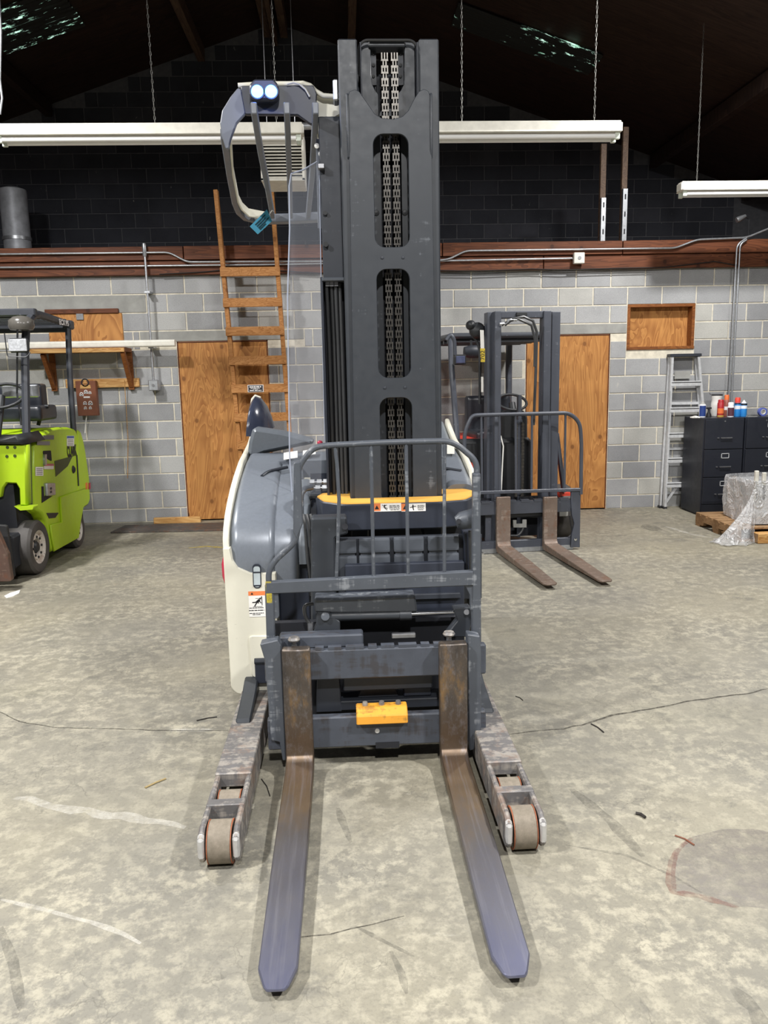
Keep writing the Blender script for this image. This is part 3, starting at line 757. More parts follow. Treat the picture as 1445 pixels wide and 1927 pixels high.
# ------------------------------------------------------------------ scraps along the foot of the wall
M_RUSTY = worn('rusty_plate', '#55504c', '#8d8378', .6, .2, rust='#6d4a36')
ps = [at(x, y, Z=0) for x, y in ((208, 1004), (235, 991), (440, 985), (440, 999))]
tag(MB().prism([(p.x, p.y) for p in ps], 'Z', 0.0, .018).build('steel_plate', M_RUSTY, None, bevel=.003), 'flat dark steel plate on the floor before the left plywood door', 'plate')
p = at(336, 984, Z=0)
tag(MB().box((p.x-.28, p.y-.03, 0), (p.x+.26, p.y+.02, .07)).build('wood_offcut', M_PALE_WOOD, None, bevel=.005), 'pale wood offcut lying at the foot of the left plywood door', 'offcut')
p = at(345, 986, Z=0)
M_STRAW = plain('dry_straw', '#9c8a60', .8)
def bit(name, a, b, r, mat, label, cat, grp='bits of litter on the concrete'):
    p, q = at(*a, Z=r), at(*b, Z=r); mid = (p+q)/2+Vector((.004, .008, 0))
    tag(MB().tube([p, mid, q], r, 5).build(name, mat), label, cat, grp)
bit('straw', (273, 1482), (312, 1465), .004, M_STRAW, 'dry straw stalk on the floor left of the left wheel', 'straw')
bit('twig', (370, 1356), (408, 1349), .003, M_CABLE, 'dark twig on the floor beside the left outrigger bracket', 'twig')
bit('twig', (1112, 1362), (1136, 1378), .003, M_CABLE, 'dark twig on the crack right of the truck', 'twig')
bit('twig', (1270, 1572), (1306, 1590), .003, M_BROWN, 'brown twig beside the spill stain', 'twig')
bit('wood_chip', (1196, 1530), (1214, 1538), .006, M_CABLE, 'dark wood chip right of the right outrigger', 'chip')
bit('twig', (492, 1466), (508, 1498), .002, M_CABLE, 'thin dark twig between left outrigger and left fork', 'twig')
bit('twig', (970, 1310), (984, 1318), .002, M_CABLE, 'short dark splinter on the floor behind the right outrigger', 'twig')
pp = [at(x, y, Z=0) for x, y in ((8, 1122), (20, 1116), (38, 1111), (36, 1117), (24, 1123), (12, 1126))]
tag(MB().prism([(p.x, p.y) for p in pp], 'Z', 0.0, .004).build('paper_scrap', M_WHITE_PLASTIC), 'torn pale scrap on the floor before the green forklift wheel', 'scrap', 'bits of litter on the concrete')
# ================================================================== the reach truck in the middle
M_MAST = worn('mast_paint', '#34383e', '#6a6f76', rough=.45, amount=.74, var=.12)
M_FRAME = worn('frame_paint', '#4f545c', '#979ba0', rough=.42, amount=.60, var=.2)
M_CARR = worn('carriage_paint', '#4c515b', '#352e2a', rough=.5, amount=.5, var=.3)
M_DGREY = worn('dark_grey_paint', '#33373f', '#5c6168', rough=.5, amount=.72, var=.2)
M_HOOD = plain('grey_hood', '#747a83', .33, 0.15, var=.07, sc=60)
M_HOOD2 = plain('grey_armrest', '#666c73', .42, 0.1, var=.07, sc=60)
M_CREAM = worn('cream_paint', '#dcd9c9', '#9d9a8a', rough=.42, amount=.8, var=.07)
M_YELLOW = plain('amber_pad', '#eeb552', .5, var=.1, sc=5)
M_YBLOCK = worn('yellow_block', '#f0a93a', '#5e4a2a', rough=.55, amount=.55, var=.12)
M_NAVY = plain('navy_plastic', '#2b303c', .5, var=.2)
M_COVER = plain('moulded_cover', '#50555d', .5, var=.1, sc=20)
M_HOSE = plain('hydraulic_hose', '#3b3c3e', .42, var=.15)
M_ORANGE = plain('orange_print', '#e8824a', .6, var=.06)
M_RED = plain('red_lens', '#b43049', .25, var=.1)
M_LEG = worn('outrigger_paint', '#787676', '#b9b1a6', rough=.5, metal=.25, amount=.45, rust='#8a7466', var=.35)
M_WORN_STEEL = plain('polished_wear', '#bdbcba', .45, .3, var=.12, sc=40)
def wheel_mat():
    t = NT('load_wheel'); f = t.noise(40, 5, .7)
    t.set(color=t.ramp(f, [(.3, S('#6f675a')), (.7, S('#887e70'))]), rough=.7); return t.m
M_LWHEEL = wheel_mat(); M_TYRE_EDGE = plain('orange_bond', '#a8603f', .7)
def fork_mat():
    t = NT('fork_steel'); g = t.node('ShaderNodeTexCoord').outputs['Object']
    sx = t.node('ShaderNodeSeparateXYZ', inp={0: g})
    n = t.noise(5, 6, .7, vec=t.co(scale=(1.5, .6, .6)))
    k = t.math('ADD', sx.outputs['Y'], t.math('MULTIPLY', t.math('SUBTRACT', n, .5), .9))
    k = t.math('DIVIDE', t.math('SUBTRACT', k, 1.83), 1.3, clamp=True)
    c = t.ramp(k, [(0.0, S('#707288')), (.22, S('#72727d')), (.5, S('#6c6867')), (.72, S('#756450')), (.86, S('#6b5b4c')), (1, S('#5d4f43'))])
    up = t.ramp(t.math('ADD', sx.outputs['Z'], t.math('MULTIPLY', t.math('SUBTRACT', n, .5), .35)), [(.16, (0, 0, 0)), (.30, (1, 1, 1))])
    c = t.mix(up, c, t.ramp(n, [(.35, S('#4e4a48')), (.52, S('#645b53')), (.68, S('#9a7a50'))]))
    s1 = t.noise(30, 4, .7, vec=t.co(scale=(2, .06, 1)))
    c = t.mix(t.ramp(s1, [(.5, (0, 0, 0)), (.75, (.4, .4, .4))]), c, S('#98979e'))
    t.set(color=c, metal=.7, rough=t.ramp(n, [(.3, (.34,)*3), (.7, (.5,)*3)])); return t.m
M_FORK = fork_mat()
def glass_mat(name, tint, alpha, rough=.06):
    t = NT(name); t.set(color=S(tint), rough=rough, alpha=alpha, spec=.6); return t.m
M_PLEXI = glass_mat('clear_shield', '#b4bac6', .10)
M_PLEXI_EDGE = glass_mat('shield_edge', '#b4bccd', .7, .2)

RT = empty('reach_truck', (0.05, 4.0, 0)); tag(RT, 'large grey and cream reach truck with tall mast and forks, in the centre', 'reach truck')
def fork_pair():
    for cx in (-.226, .416):
        top = [(1.83, .042, .024), (1.845, .044, .034), (1.905, .048, .054), (2.4, .060, .057), (2.95, .066, .057), (3.005, .074, .057), (3.026, .096, .057), (3.03, .14, .057), (3.03, .545, .057), (3.036, .553, .054)]
        bot = [(1.832, .032), (1.848, .030), (1.91, .026), (2.4, .022), (2.97, .020), (3.04, .026), (3.07, .05), (3.078, .10), (3.078, .545), (3.074, .553)]
        secs = [[(cx-h, y, z), (cx+h, y, z), (cx+h, by, bz), (cx-h, by, bz)] for (y, z, h), (by, bz) in zip(top, bot)]
        f = MB().loft(secs).build('fork', M_FORK, RT, bevel=.004, smooth=35)
        MB().lathe([(0, .565), (.022, .565), (.026, .572), (.02, .582), (0, .584)], (cx-.01, 3.10, 0), 'Z', 14).build('lock_pin', M_LEG, f, smooth=50)
        MB().cyl((cx-.01, 3.10, .50), (cx-.01, 3.10, .566), .011, 10).build('pin_shaft', M_STEEL, f)
fork_pair()

# --- fork carriage
car = empty('fork_carriage', (0.1, 3.1, 0.3)); car.parent = RT; car.matrix_parent_inverse = Matrix.Translation(-Vector(RT['_w']))
def cpart(mb, name, mat, **kw): return mb.build(name, mat, car, **kw)
cpart(MB().box((-.36, 3.085, .395), (.56, 3.125, .525)), 'upper_bar', M_CARR, bevel=.006)
m = MB(); x = -.15
for i in range(9):
    w = .035+.02*((i*7) % 3); m.box((x, 3.088, .524), (x+w, 3.12, .536)); x += w+.018
m.build('bar_teeth', M_CARR, car)
cpart(MB().box((-.30, 3.125, .52), (.05, 3.20, .575)), 'top_ledge', M_CARR, bevel=.006)
cpart(MB().box((.17, 3.13, .548), (.27, 3.155, .568)), 'top_clip', M_STEEL, bevel=.003)
cpart(MB().box((-.36, 3.082, .095), (.56, 3.125, .232)), 'lower_bar', M_CARR, bevel=.006)
cpart(MB().box((.09, 3.08, .085), (.19, 3.10, .112)), 'bar_notch', M_DARK)
cpart(MB().cyl((.098, 3.077, .165), (.098, 3.085, .165), .010, 10), 'bar_bolt', M_WORN_STEEL)
cpart(MB().box((-.04, 3.15, .315), (.34, 3.20, .392)), 'inner_bar', M_DGREY, bevel=.005)
cpart(MB().box((-.36, 3.30, .06), (.50, 3.34, .58)), 'back_plate', M_DARK)
cpart(MB().prism([(-.16, .22), (-.05, .22), (-.055, .39), (-.15, .39)], 'Y', 3.16, 3.24), 'post', M_DGREY, bevel=.004)
cpart(MB().box((-.10, 3.17, .22), (.50, 3.28, .262)), 'shelf_bar', M_DGREY, bevel=.004)
cpart(MB().prism([(.02, .262), (.2, .262), (.18, .32), (.04, .32)], 'Y', 3.2, 3.25), 'bracket', M_DGREY, bevel=.004)
cpart(MB().box((.22, 3.19, .265), (.34, 3.24, .31)), 'latch_block', M_NAVY, bevel=.004)
yb = cpart(MB().prism([(3.052, .205), (3.10, .205), (3.13, .25), (3.13, .27), (3.085, .27), (3.052, .245)], 'X', .012, .226), 'yellow_stop', M_YBLOCK, bevel=.004)
for dx in (.05, .12, .19): MB().lathe([(0, .286), (.010, .285), (.012, .278), (.012, .268)], (dx, 3.105, 0), 'Z', 10).build('bolt', M_LEG, yb)
cpart(MB().prism(fillet([(-.372, .57), (-.30, .585), (-.287, .56), (-.287, .06), (-.30, .055), (-.31, .14), (-.345, .15), (-.355, .5)], .006), 'Y', 3.06, 3.12), 'end_plate', M_FRAME, bevel=.004)
cpart(MB().prism(fillet([(.478, .58), (.53, .57), (.535, .5), (.535, .16), (.51, .12), (.505, .07), (.485, .065), (.478, .5)], .006), 'Y', 3.06, 3.12), 'end_plate', M_FRAME, bevel=.004)

# --- load backrest: tube and flat bar frame
BY = 3.14
bk = empty('load_backrest', (0.1, BY, .8)); bk.parent = RT; bk.matrix_parent_inverse = Matrix.Translation(-Vector(RT['_w']))
B = lambda x, y, Y=BY: at(x, y, Y=Y)
fr = rpath([B(506, 1100), B(505, 1076), B(517, 1055), B(558, 1018), B(561, 980), B(559, 880), B(590, 841), B(625, 837.5), B(740, 832), B(852, 829.5), B(897, 868), B(897, 900)], .05, 6)
MB().tube(fr, .0125, 10).build('top_tube', M_FRAME, bk, smooth=50)
MB().prism(fillet(px2([(889, 890), (903, 890), (905, 1385), (886, 1385)], BY), .005), 'Y', BY-.018, BY+.018).build('upright', M_FRAME, bk, bevel=.004)
MB().prism(px2([(499, 1098), (515, 1098), (523, 1368), (507, 1370)], BY), 'Y', BY-.018, BY+.018).build('upright', M_FRAME, bk, bevel=.004)
MB().prism(px2([(553, 870), (566, 868), (570, 985), (558, 1015), (552, 1000)], BY), 'Y', BY-.014, BY+.014).build('gusset', M_FRAME, bk, bevel=.004)
MB().prism(px2([(500, 1094), (890, 1073), (890, 1100), (500, 1116)], BY), 'Y', BY-.02, BY+.016).build('cross_bar', M_FRAME, bk, bevel=.004)
MB().prism(fillet(px2([(512, 1112), (524, 1112), (526, 1162), (514, 1163)], BY), [.0, .0, .014, .004]), 'Y', BY-.012, BY+.012).build('gusset', M_FRAME, bk, bevel=.002)
MB().prism(fillet(px2([(870, 1098), (890, 1098), (890, 1148), (884, 1148), (884, 1120), (876, 1104)], BY), .008), 'Y', BY-.012, BY+.012).build('gusset', M_FRAME, bk, bevel=.002)
for pts in ([(630, 839), (634, 872), (638, 940), (636, 1010), (633, 1089)], [(698, 835), (703, 1086)], [(764, 832), (768, 1082)], [(836, 830), (836, 1078)]):
    MB().tube([B(*p) for p in pts], .0075, 8).build('bar', M_FRAME, bk, smooth=50)
_yp = MB().prism(px2([(500, 1092), (511, 1092), (513, 1132), (503, 1132)], BY), 'Y', BY-.0192, BY-.0182).build('paint_patch', stain_mat('yellow_chip', '#c3b13f', .9, .6), bk)

# --- tilt cylinder and linkage between carriage and mast
lk = empty('reach_linkage', (0.1, 3.35, .7)); lk.parent = RT; lk.matrix_parent_inverse = Matrix.Translation(-Vector(RT['_w']))
L = lambda x, y, Y=3.22: at(x, y, Y=Y)
def lpart(mb, name, mat, **kw): return mb.build(name, mat, lk, **kw)
lpart(MB().prism(fillet(px2([(592, 1124), (640, 1124), (780, 1118), (784, 1140), (784, 1150), (640, 1152), (592, 1150)], 3.22), .008), 'Y', 3.20, 3.30), 'cylinder_guard', M_FRAME, bevel=.008, smooth=40)
lpart(MB().cyl(L(606, 1160), L(770, 1156), .021, 16), 'cylinder', M_MAST, smooth=50)
lpart(MB().cyl(L(752, 1156.5), L(774, 1156), .025, 16), 'cylinder_gland', M_MAST, smooth=50)
lpart(MB().cyl(L(772, 1155.5), L(860, 1152), .009, 12), 'piston_rod', M_CHROME, smooth=50)
lpart(MB().prism(fillet(px2([(594, 1150), (620, 1150), (640, 1168), (640, 1196), (585, 1198), (595, 1175)], 3.22), .012), 'Y', 3.20, 3.27), 'clevis', M_MAST, bevel=.004)
lpart(MB().cyl(L(612, 1160, 3.19), L(612, 1160, 3.21), .018, 14), 'clevis_pin', M_FRAME, smooth=40)
lpart(MB().prism(fillet(px2([(850, 1143), (884, 1140), (888, 1165), (880, 1196), (836, 1196), (860, 1165)], 3.22), .008), 'Y', 3.20, 3.26), 'clevis', M_MAST, bevel=.004)
lpart(MB().cyl(L(878, 1152, 3.18), L(878, 1152, 3.21), .012, 12), 'clevis_pin', M_STEEL, smooth=40)
lpart(MB().box((-.02, 3.42, .56), (.52, 3.46, .80)), 'back_panel', M_NAVY, bevel=.004)
lpart(MB().box((.0, 3.40, .635), (.50, 3.425, .66)), 'panel_rib', M_DGREY, bevel=.003)
lpart(MB().tube(rpath([L(590, 1136), L(572, 1138), L(574, 1160), L(584, 1175), L(584, 1200)], .02), .008, 8), 'hose', M_HOSE, smooth=50)
lpart(MB().cyl(L(584, 1172), L(585, 1196), .013, 8), 'hose_fitting', M_STEEL)
# moulded cover with ribs
CY = 3.47
def CP(x, y): return at(x, y, Y=CY)
c0, c1, c2 = CP(634, 1018), CP(872, 1006), CP(872, 1100)
zt, zb_ = (c0.z+c1.z)/2, c2.z-.08
lpart(MB().box((c0.x, CY+.03, zb_), (c1.x+.09, CY+.06, zt)), 'cover_base', M_DGREY, bevel=.004)
for a_, b_ in ((634, 671), (675, 734), (741, 798), (805, 864)):
    xa, xb = CP(a_, 1030).x, CP(b_, 1030).x; zm = CP(700, 1043).z
    lpart(MB().box((xa, CY, zb_), (xb, CY+.032, zm-.006)), 'cover_panel', M_COVER, bevel=.010, seg=2)
    lpart(MB().box((xa, CY, zm+.006), (xb, CY+.032, zt)), 'cover_panel', M_COVER, bevel=.010, seg=2)
    lpart(MB().box((xa+.008, CY+.012, zm-.008), (xb-.008, CY+.03, zm+.008)), 'cover_rib', M_COVER)
lpart(MB().prism(fillet(px2([(585, 975), (652, 973), (655, 1005), (630, 1012), (634, 1200), (585, 1200)], 3.42), .012), 'Y', 3.42, 3.52), 'scissor_arm', M_MAST, bevel=.008)
lpart(MB().cyl(at(649, 991, Y=3.40), at(649, 991, Y=3.43), .014, 12), 'arm_pin', M_DARK)
hd = lpart(MB().tube([at(858, 983, Y=3.38), at(868, 980, Y=3.38), at(897, 974, Y=3.38)], [.026, .040, .044], 14), 'roller_head', M_FRAME, smooth=50)
MB().cyl(at(863, 981, Y=3.33), at(863, 981, Y=3.36), .011, 10).build('roller_pin', M_DARK, hd)
lpart(MB().prism(px2([(872, 1000), (893, 998), (890, 1090), (876, 1090)], 3.46), 'Y', 3.46, 3.54), 'side_post', M_NAVY, bevel=.004)
lpart(MB().cyl(at(884, 998, Y=3.44), at(886, 1088, Y=3.44), .008, 8), 'side_cable', M_HOSE)

# --- mast carriage cover with amber top
pz = 1.055
def PZ(x, y): p = at(x, y, Z=pz); return (p.x, p.y)
top = [(-.155, 3.80), (-.13, 3.90), (-.02, 3.93), (.012, 3.93), (.012, 3.70), (.468, 3.70), (.468, 3.93), (.60, 3.93), (.632, 3.86), (.628, 3.74), (.56, 3.60), (.42, 3.555), (-.02, 3.555), (-.12, 3.66)]
top = fillet(top, [.03, .02, 0, 0, 0, 0, 0, .02, .03, .03, .05, .08, .08, .05], 5)
cov = MB().prism(top, 'Z', .93, pz).build('carriage_cover', M_NAVY, RT, bevel=.006)
cx_, cy_ = .235, 3.75
ins = [(cx_+(x-cx_)*.982, cy_+(y-cy_)*.965 if y < 3.69 else y-.004) for x, y in top]
MB().prism(ins, 'Z', pz, pz+.006).build('amber_pad', M_YELLOW, cov)
MB().prism([(-.03, 3.90), (.008, 3.90), (.008, 3.935), (-.06, 3.935)], 'Z', pz+.006, pz+.012).build('pad_tape', plain('tan_tape', '#c08a62', .7), cov)
DY = 3.5535
def decal_y(x0, y0, x1, y1, Y, mat, name, parent, d=0.0):
    p, q = at(x0, y0, Y=Y), at(x1, y1, Y=Y)
    return MB().box((p.x, Y-.0008-d, q.z), (q.x, Y-d, p.z)).build(name, mat, parent)
M_DECAL = plain('white_decal', '#f1efea', .5, var=.04)
def pict(parent, cx, cz, Y, s, kind):
    m = MB(); y0, y1 = Y-.0016, Y-.0010
    def bar(x0, z0, x1, z1, w):
        p, q = Vector((cx+x0*s, 0, cz+z0*s)), Vector((cx+x1*s, 0, cz+z1*s)); d = (q-p).normalized(); n = Vector((-d.z, 0, d.x))*w*s/2
        m.prism([((p+n).x, (p+n).z), ((q+n).x, (q+n).z), ((q-n).x, (q-n).z), ((p-n).x, (p-n).z)], 'Y', y0, y1)
    def dot(x, z, r): m.lathe([(0, 0), (r*s, 0), (r*s, .0006)], (cx+x*s, y0, cz+z*s), 'Y', 10)
    if kind == 'tri': m.prism([(cx-s, cz-.8*s), (cx+s, cz-.8*s), (cx, cz+s)], 'Y', y0, y1)
    elif kind == 'fall':
        dot(0, .75, .2); bar(-.1, .6, -.2, 0, .35); bar(-.9, .9, -.1, .45, .16); bar(.7, .9, -.1, .4, .16); bar(-.2, .05, .9, -.3, .2); bar(-.2, .0, .8, -.9, .2)
    elif kind == 'spread':
        dot(0, .8, .2); bar(0, .6, 0, -.1, .4); bar(-1, 0, .0, .3, .2); bar(.0, .35, 1, .4, .2); bar(0, -.1, .25, -.9, .3)
    elif kind == 'crush':
        dot(.55, .55, .17); bar(.45, .35, -.15, -.15, .42); bar(-.15, -.1, -.9, -.15, .18); bar(-.1, -.2, -.5, -.85, .2); bar(.3, .2, .7, -.3, .16); bar(.1, .15, .25, -.35, .16)
        bar(.85, .95, .85, -.7, .12); bar(-.8, -.95, .9, -.95, .06); bar(-.3, .6, .75, .6, .05); bar(.75, .6, .75, .95, .05)
    return m.build('pictogram', M_INK_BLACK, parent)
for x0, x1, kind in ((702, 755, 'fall'), (755, 801, 'spread')):
    xm = x0+14 if x0 < 720 else x0+14
    decal_y(x0, 948, x1, 961.5, DY, M_DECAL, 'warning_decal', cov)
    decal_y(x0, 948, x0+14, 961.5, DY, M_ORANGE, 'decal_orange', cov, .0004)
    p = at(x0+7, 955, Y=DY); pict(cov, p.x, p.z, DY-.0004, .010, 'tri')
    p = at(x0+22, 955, Y=DY); pict(cov, p.x, p.z, DY, .014, kind)
    p = at((x0+30+x1-2)/2, 955, Y=DY); hw = (x1-x0-33)/2*.0024
    lines_y(cov, p.x, p.z, DY-.001, [(.010, hw, .002, 3), (.005, hw, .002, 4), (0, hw, .002, 3), (-.006, hw, .002, 4), (-.011, hw*.8, .002, 3)], M_INK_BLACK)

# --- mast
mast = empty('mast', (.235, 3.85, .9)); mast.parent = RT; mast.matrix_parent_inverse = Matrix.Translation(-Vector(RT['_w']))
def mpart(mb, name, mat, **kw): return mb.build(name, mat, mast, **kw)
XA, XB, MT = .014, .458, 3.09
for x0, x1 in ((XA, XA+.085), (XB-.088, XB)):
    mpart(MB().box((x0, 3.715, .85), (x1, 4.0, MT)), 'outer_rail', M_MAST, bevel=.006)
mpart(MB().box((XA+.085, 3.96, .85), (XB-.088, 4.0, MT-.06)), 'back_web', M_DGREY)
MY = 3.70
ol = [(.036, 1.02), (.434, 1.02)]+px2([(811, 185), (806, 171), (798, 167), (788, 172), (779, 186), (768, 208), (757, 219), (740, 224), (718, 222), (705, 214), (690, 192), (676, 172), (668, 168), (657, 172), (655, 180)], MY)
slots = []
for x0, z0, x1, z1 in ((.160, 2.212, .316, 2.694), (.163, 1.626, .313, 2.115), (.165, 1.03, .316, 1.533)):
    slots.append(fillet(rect(x0, z0, x1, z1), .045, 6))
plate_y('face_plate', [fillet(ol, .01, 3)]+slots, MY, .014, M_MAST, mast, bev=.0025)
for x0, z0 in ((.050, 2.50), (.420, 2.50)):
    mpart(MB().tube([(x0, MY+.006, 2.86), (x0, MY-.001, 2.85), (x0, MY-.001, 2.63), (x0, MY+.006, 2.60)], .006, 8), 'weld_bead', M_MAST, smooth=60)
for zz in (2.165, 1.58):
    for xx in (.19, .285): mpart(MB().lathe([(0, -.004), (.006, -.003), (.0075, 0)], (xx, MY, zz), 'Y', 10), 'bolt', M_DGREY)
# inner stage seen through the slots and above
IY = 3.79
isl = fillet(rect(.196, 1.0, .292, 2.83), .03, 5)
io = px2([(679, 80), (696, 79), (697, 130), (700, 160), (706, 172), (712, 178), (712, 232), (748, 232), (748, 178), (754, 170), (760, 158), (761, 79), (779, 80), (781, 230), (700, 232), (690, 200)], IY)
plate_y('inner_plate', [px2([(678, 80), (697, 79), (698, 140), (700, 158), (706, 170), (712, 177), (713, 240), (680, 240)], IY)], IY, .02, M_MAST, mast, bev=.002)
plate_y('inner_plate', [px2([(761, 79), (780, 80), (782, 240), (747, 240), (747, 177), (754, 170), (760, 158)], IY)], IY, .02, M_MAST, mast, bev=.002)
q0, q1 = at(693, 77, Y=IY-.015), at(763, 88, Y=IY-.015)
mpart(MB().box((q0.x, IY-.02, q1.z), (q1.x, IY+.06, q0.z)), 'cross_head', M_MAST, bevel=.005)
for xx in ((699, 706), (750, 757)):
    a_, b_ = at(xx[0], 96, Y=IY+.03), at(xx[1], 160, Y=IY+.03)
    mpart(MB().box((a_.x-.005, IY+.03, b_.z), (b_.x+.006, IY+.05, a_.z)), 'bolt_strip', M_DGREY)
    for yy in (101, 123, 144):
        p = at((xx[0]+xx[1])/2, yy, Y=IY+.03); mpart(MB().lathe([(0, -.006), (.007, -.005), (.008, 0)], (p.x, IY+.03, p.z), 'Y', 10), 'bolt', M_BLACK_PLASTIC)
plate_y('inner_web', [rect(.10, .9, .37, 2.80), isl], IY+.012, .02, M_MAST, mast)
for x0, x1 in ((.110, .118), (.362, .372)):
    mpart(MB().box((x0, 3.735, .9), (x1, 3.95, 3.085)), 'inner_rail', M_DGREY, bevel=.003)
mpart(MB().tube(rpath([(.108, 3.76, 2.95), (.104, 3.76, 3.07), (.13, 3.76, 3.10), (.345, 3.76, 3.10), (.372, 3.76, 3.07), (.372, 3.76, 2.95)], .02), .006, 6), 'head_hose', M_HOSE, smooth=60)
for zz in (2.38,):
    for xx in (.172, .305): mpart(MB().lathe([(0, -.006), (.012, -.004), (.014, 0)], (xx, IY+.012, zz), 'Y', 12), 'bolt', M_BLACK_PLASTIC)
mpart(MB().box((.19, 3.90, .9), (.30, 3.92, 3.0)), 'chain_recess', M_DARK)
M_LINK = plain('leaf_chain', '#625f5b', .35, .7, var=.35, sc=60)
def leaf_chain(x0, x1):
    m = MB(); z = .95; p = .0262; i = 0; w = (x1-x0)
    while z < 3.03:                                     # wide links with two dark gaps, then a narrow pair
        if i % 2:
            for r in (0, .41, .82): m.box((x0+r*w, IY-.030, z-p*.15), (x0+(r+.18)*w, IY-.004, z+p*1.15))
        else:
            for r in (.21, .62): m.box((x0+r*w, IY-.026, z-p*.2), (x0+(r+.17)*w, IY-.004, z+p*1.2))
        m.box((x0-.001, IY-.027, z-p*.12), (x1+.001, IY-.017, z+p*.12))
        z += p; i += 1
    o = mpart(m, 'lift_chain', M_LINK); o['kind'] = 'stuff'; return o
leaf_chain(.206, .236); leaf_chain(.250, .280)
mpart(MB().box((-.012, 3.78, 2.86), (.012, 3.86, 2.95)), 'side_lug', M_GALV, bevel=.006)

# --- tall panel, hoses left of the mast
mpart(MB().box((-.085, 3.90, 2.09), (.015, 4.0, 2.83)), 'side_panel', M_DGREY, bevel=.004)
mpart(MB().cyl((-.066, 3.885, 2.40), (-.066, 3.9, 2.40), .010, 10), 'bolt', M_BLACK_PLASTIC)
p = at(606, 314, Y=3.88); mpart(MB().box((p.x-.02, 3.86, p.z-.012), (p.x+.012, 3.9, p.z+.012)), 'clip', M_STEEL, bevel=.003)
p = at(613, 460, Y=3.88); mpart(MB().cyl((p.x, 3.875, p.z), (p.x, 3.9, p.z), .012, 10), 'bolt', M_BLACK_PLASTIC)
hz = at(630, 530, Y=3.84).z
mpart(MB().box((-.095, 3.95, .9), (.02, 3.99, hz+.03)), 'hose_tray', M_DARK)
mpart(MB().box((-.098, 3.82, .9), (-.085, 3.99, hz+.02)), 'tray_edge', M_NAVY, bevel=.002)
mpart(MB().box((-.09, 3.81, hz), (.016, 3.90, hz+.016)), 'hose_bracket', M_FRAME, bevel=.003)
for i, xx in enumerate((-.070, -.047, -.027, -.008)):
    mpart(MB().tube([(xx, 3.86+.01*(i % 2), hz-.005), (xx+.004, 3.87, 1.8), (xx+.006, 3.86, 1.0)], .0095, 8), 'hose', M_HOSE, smooth=50)
for xx in (-.065, -.045, -.024): mpart(MB().box((xx-.009, 3.842, hz-.02), (xx+.009, 3.862, hz-.001)), 'hose_fitting', M_STEEL)

# --- body: cream side shells and grey hood
XLB, XRB = -.575, .66
prof = [(3.605, .70), (3.60, .78), (3.605, .86), (3.64, .935), (3.70, .985), (3.785, 1.03), (3.92, 1.085), (4.06, 1.130), (4.29, 1.186), (4.50, 1.215), (4.70, 1.245), (4.90, 1.30), (5.05, 1.345)]
body = empty('body', (0.05, 4.4, .5)); body.parent = RT; body.matrix_parent_inverse = Matrix.Translation(-Vector(RT['_w']))
def bpart(mb, name, mat, **kw): return mb.build(name, mat, body, **kw)
def pillow(pf, x0, x1, r0, r1, thick=.05, n=8):
    """rounded skin swept along a (y, z) profile between x0 and x1"""
    xs = []
    for k in range(n+1):
        a = math.pi/2*k/n; xs.append((x0+r0*(1-math.sin(a)) if False else x0+r0*(1-math.cos(a)), r0*(1-math.sin(a))))
    for k in range(n+1):
        a = math.pi/2*(1-k/n); xs.append((x1-r1*(1-math.cos(a)), r1*(1-math.sin(a))))
    secs = []
    for i, (y, z) in enumerate(pf):
        a = Vector((pf[max(i-1, 0)])); b = Vector((pf[min(i+1, len(pf)-1)])); d = (b-a).normalized(); nrm = Vector((d.y, -d.x))  # inward
        ring = [(x, y+nrm.x*o, z+nrm.y*o) for x, o in xs]
        t = thick+max(r0, r1)
        ring += [(x1, y+nrm.x*t, z+nrm.y*t), (x0, y+nrm.x*t, z+nrm.y*t)]
        secs.append(ring)
    return MB().loft(secs)
bpart(pillow(prof[:9], XLB+.012, -.345, .045, .035), 'hood_lobe', M_HOOD, smooth=40)
bpart(pillow([(y+.016, z-.014) for y, z in prof[:9]], -.372, -.235, .01, .045), 'hood_lobe', M_HOOD, smooth=40)
bpart(pillow(prof[6:9], .50, XRB-.012, .055, .045), 'hood_lobe', M_HOOD, smooth=40)
bpart(pillow(prof[8:10], XLB+.012, XRB-.012, .045, .045), 'hood_deck', M_HOOD, smooth=40)
bpart(pillow(prof[9:], .46, XRB-.012, .03, .045), 'seat_side', M_HOOD2, smooth=40)
bpart(pillow(prof[9:], XLB+.012, -.47, .045, .03), 'seat_side', M_HOOD2, smooth=40)
# inner rim of the left lobe: a second step towards the mast
bpart(pillow([(y+.035, z-.02) for y, z in prof[1:8]], -.245, -.185, .02, .025, .03), 'hood_rim', M_HOOD2, smooth=40)
HPL = (Vector((0, 4.06, 1.132)), Vector((0, -.273, 1)).normalized())
bpart(MB().tube(rpath([at(493, 896, pl=HPL), at(505, 887, pl=HPL), at(541, 879, pl=HPL)], .03), .009, 8), 'grip_groove', M_DGREY, smooth=60)
def side_shell(x0, x1, name):
    pf = [(y, z+.012) for y, z in prof[3:]]
    poly = [(3.605, .20), (3.60, .80), (3.605, .90)]+pf+[(5.1, .2)]
    return plate_x(name, [fillet(poly, [.06]+[.0]*(len(poly)-1))], x1, x1-x0, M_CREAM, body, bev=.006)
side_shell(XLB-.012, XLB+.016, 'side_shell')
_rp = [(3.99, .24), (3.97, .90), (3.99, 1.03)]+[(y, z+.012) for y, z in prof[7:]]+[(5.1, .24)]
plate_x('side_shell', [_rp], XRB+.012, .028, M_CREAM, body, bev=.006)
fp = [(XLB-.01, .86), (XLB-.008, .14), (-.345, .14), (-.345, .735), (-.46, .735), (XLB+.055, .765), (XLB+.032, .80), (XLB+.024, .86)]
plate_y('front_panel', [fillet(fp, [.004, .05, .01, .005, .05, .02, .02, .002])], 3.585, .10, M_CREAM, body, bev=.004)
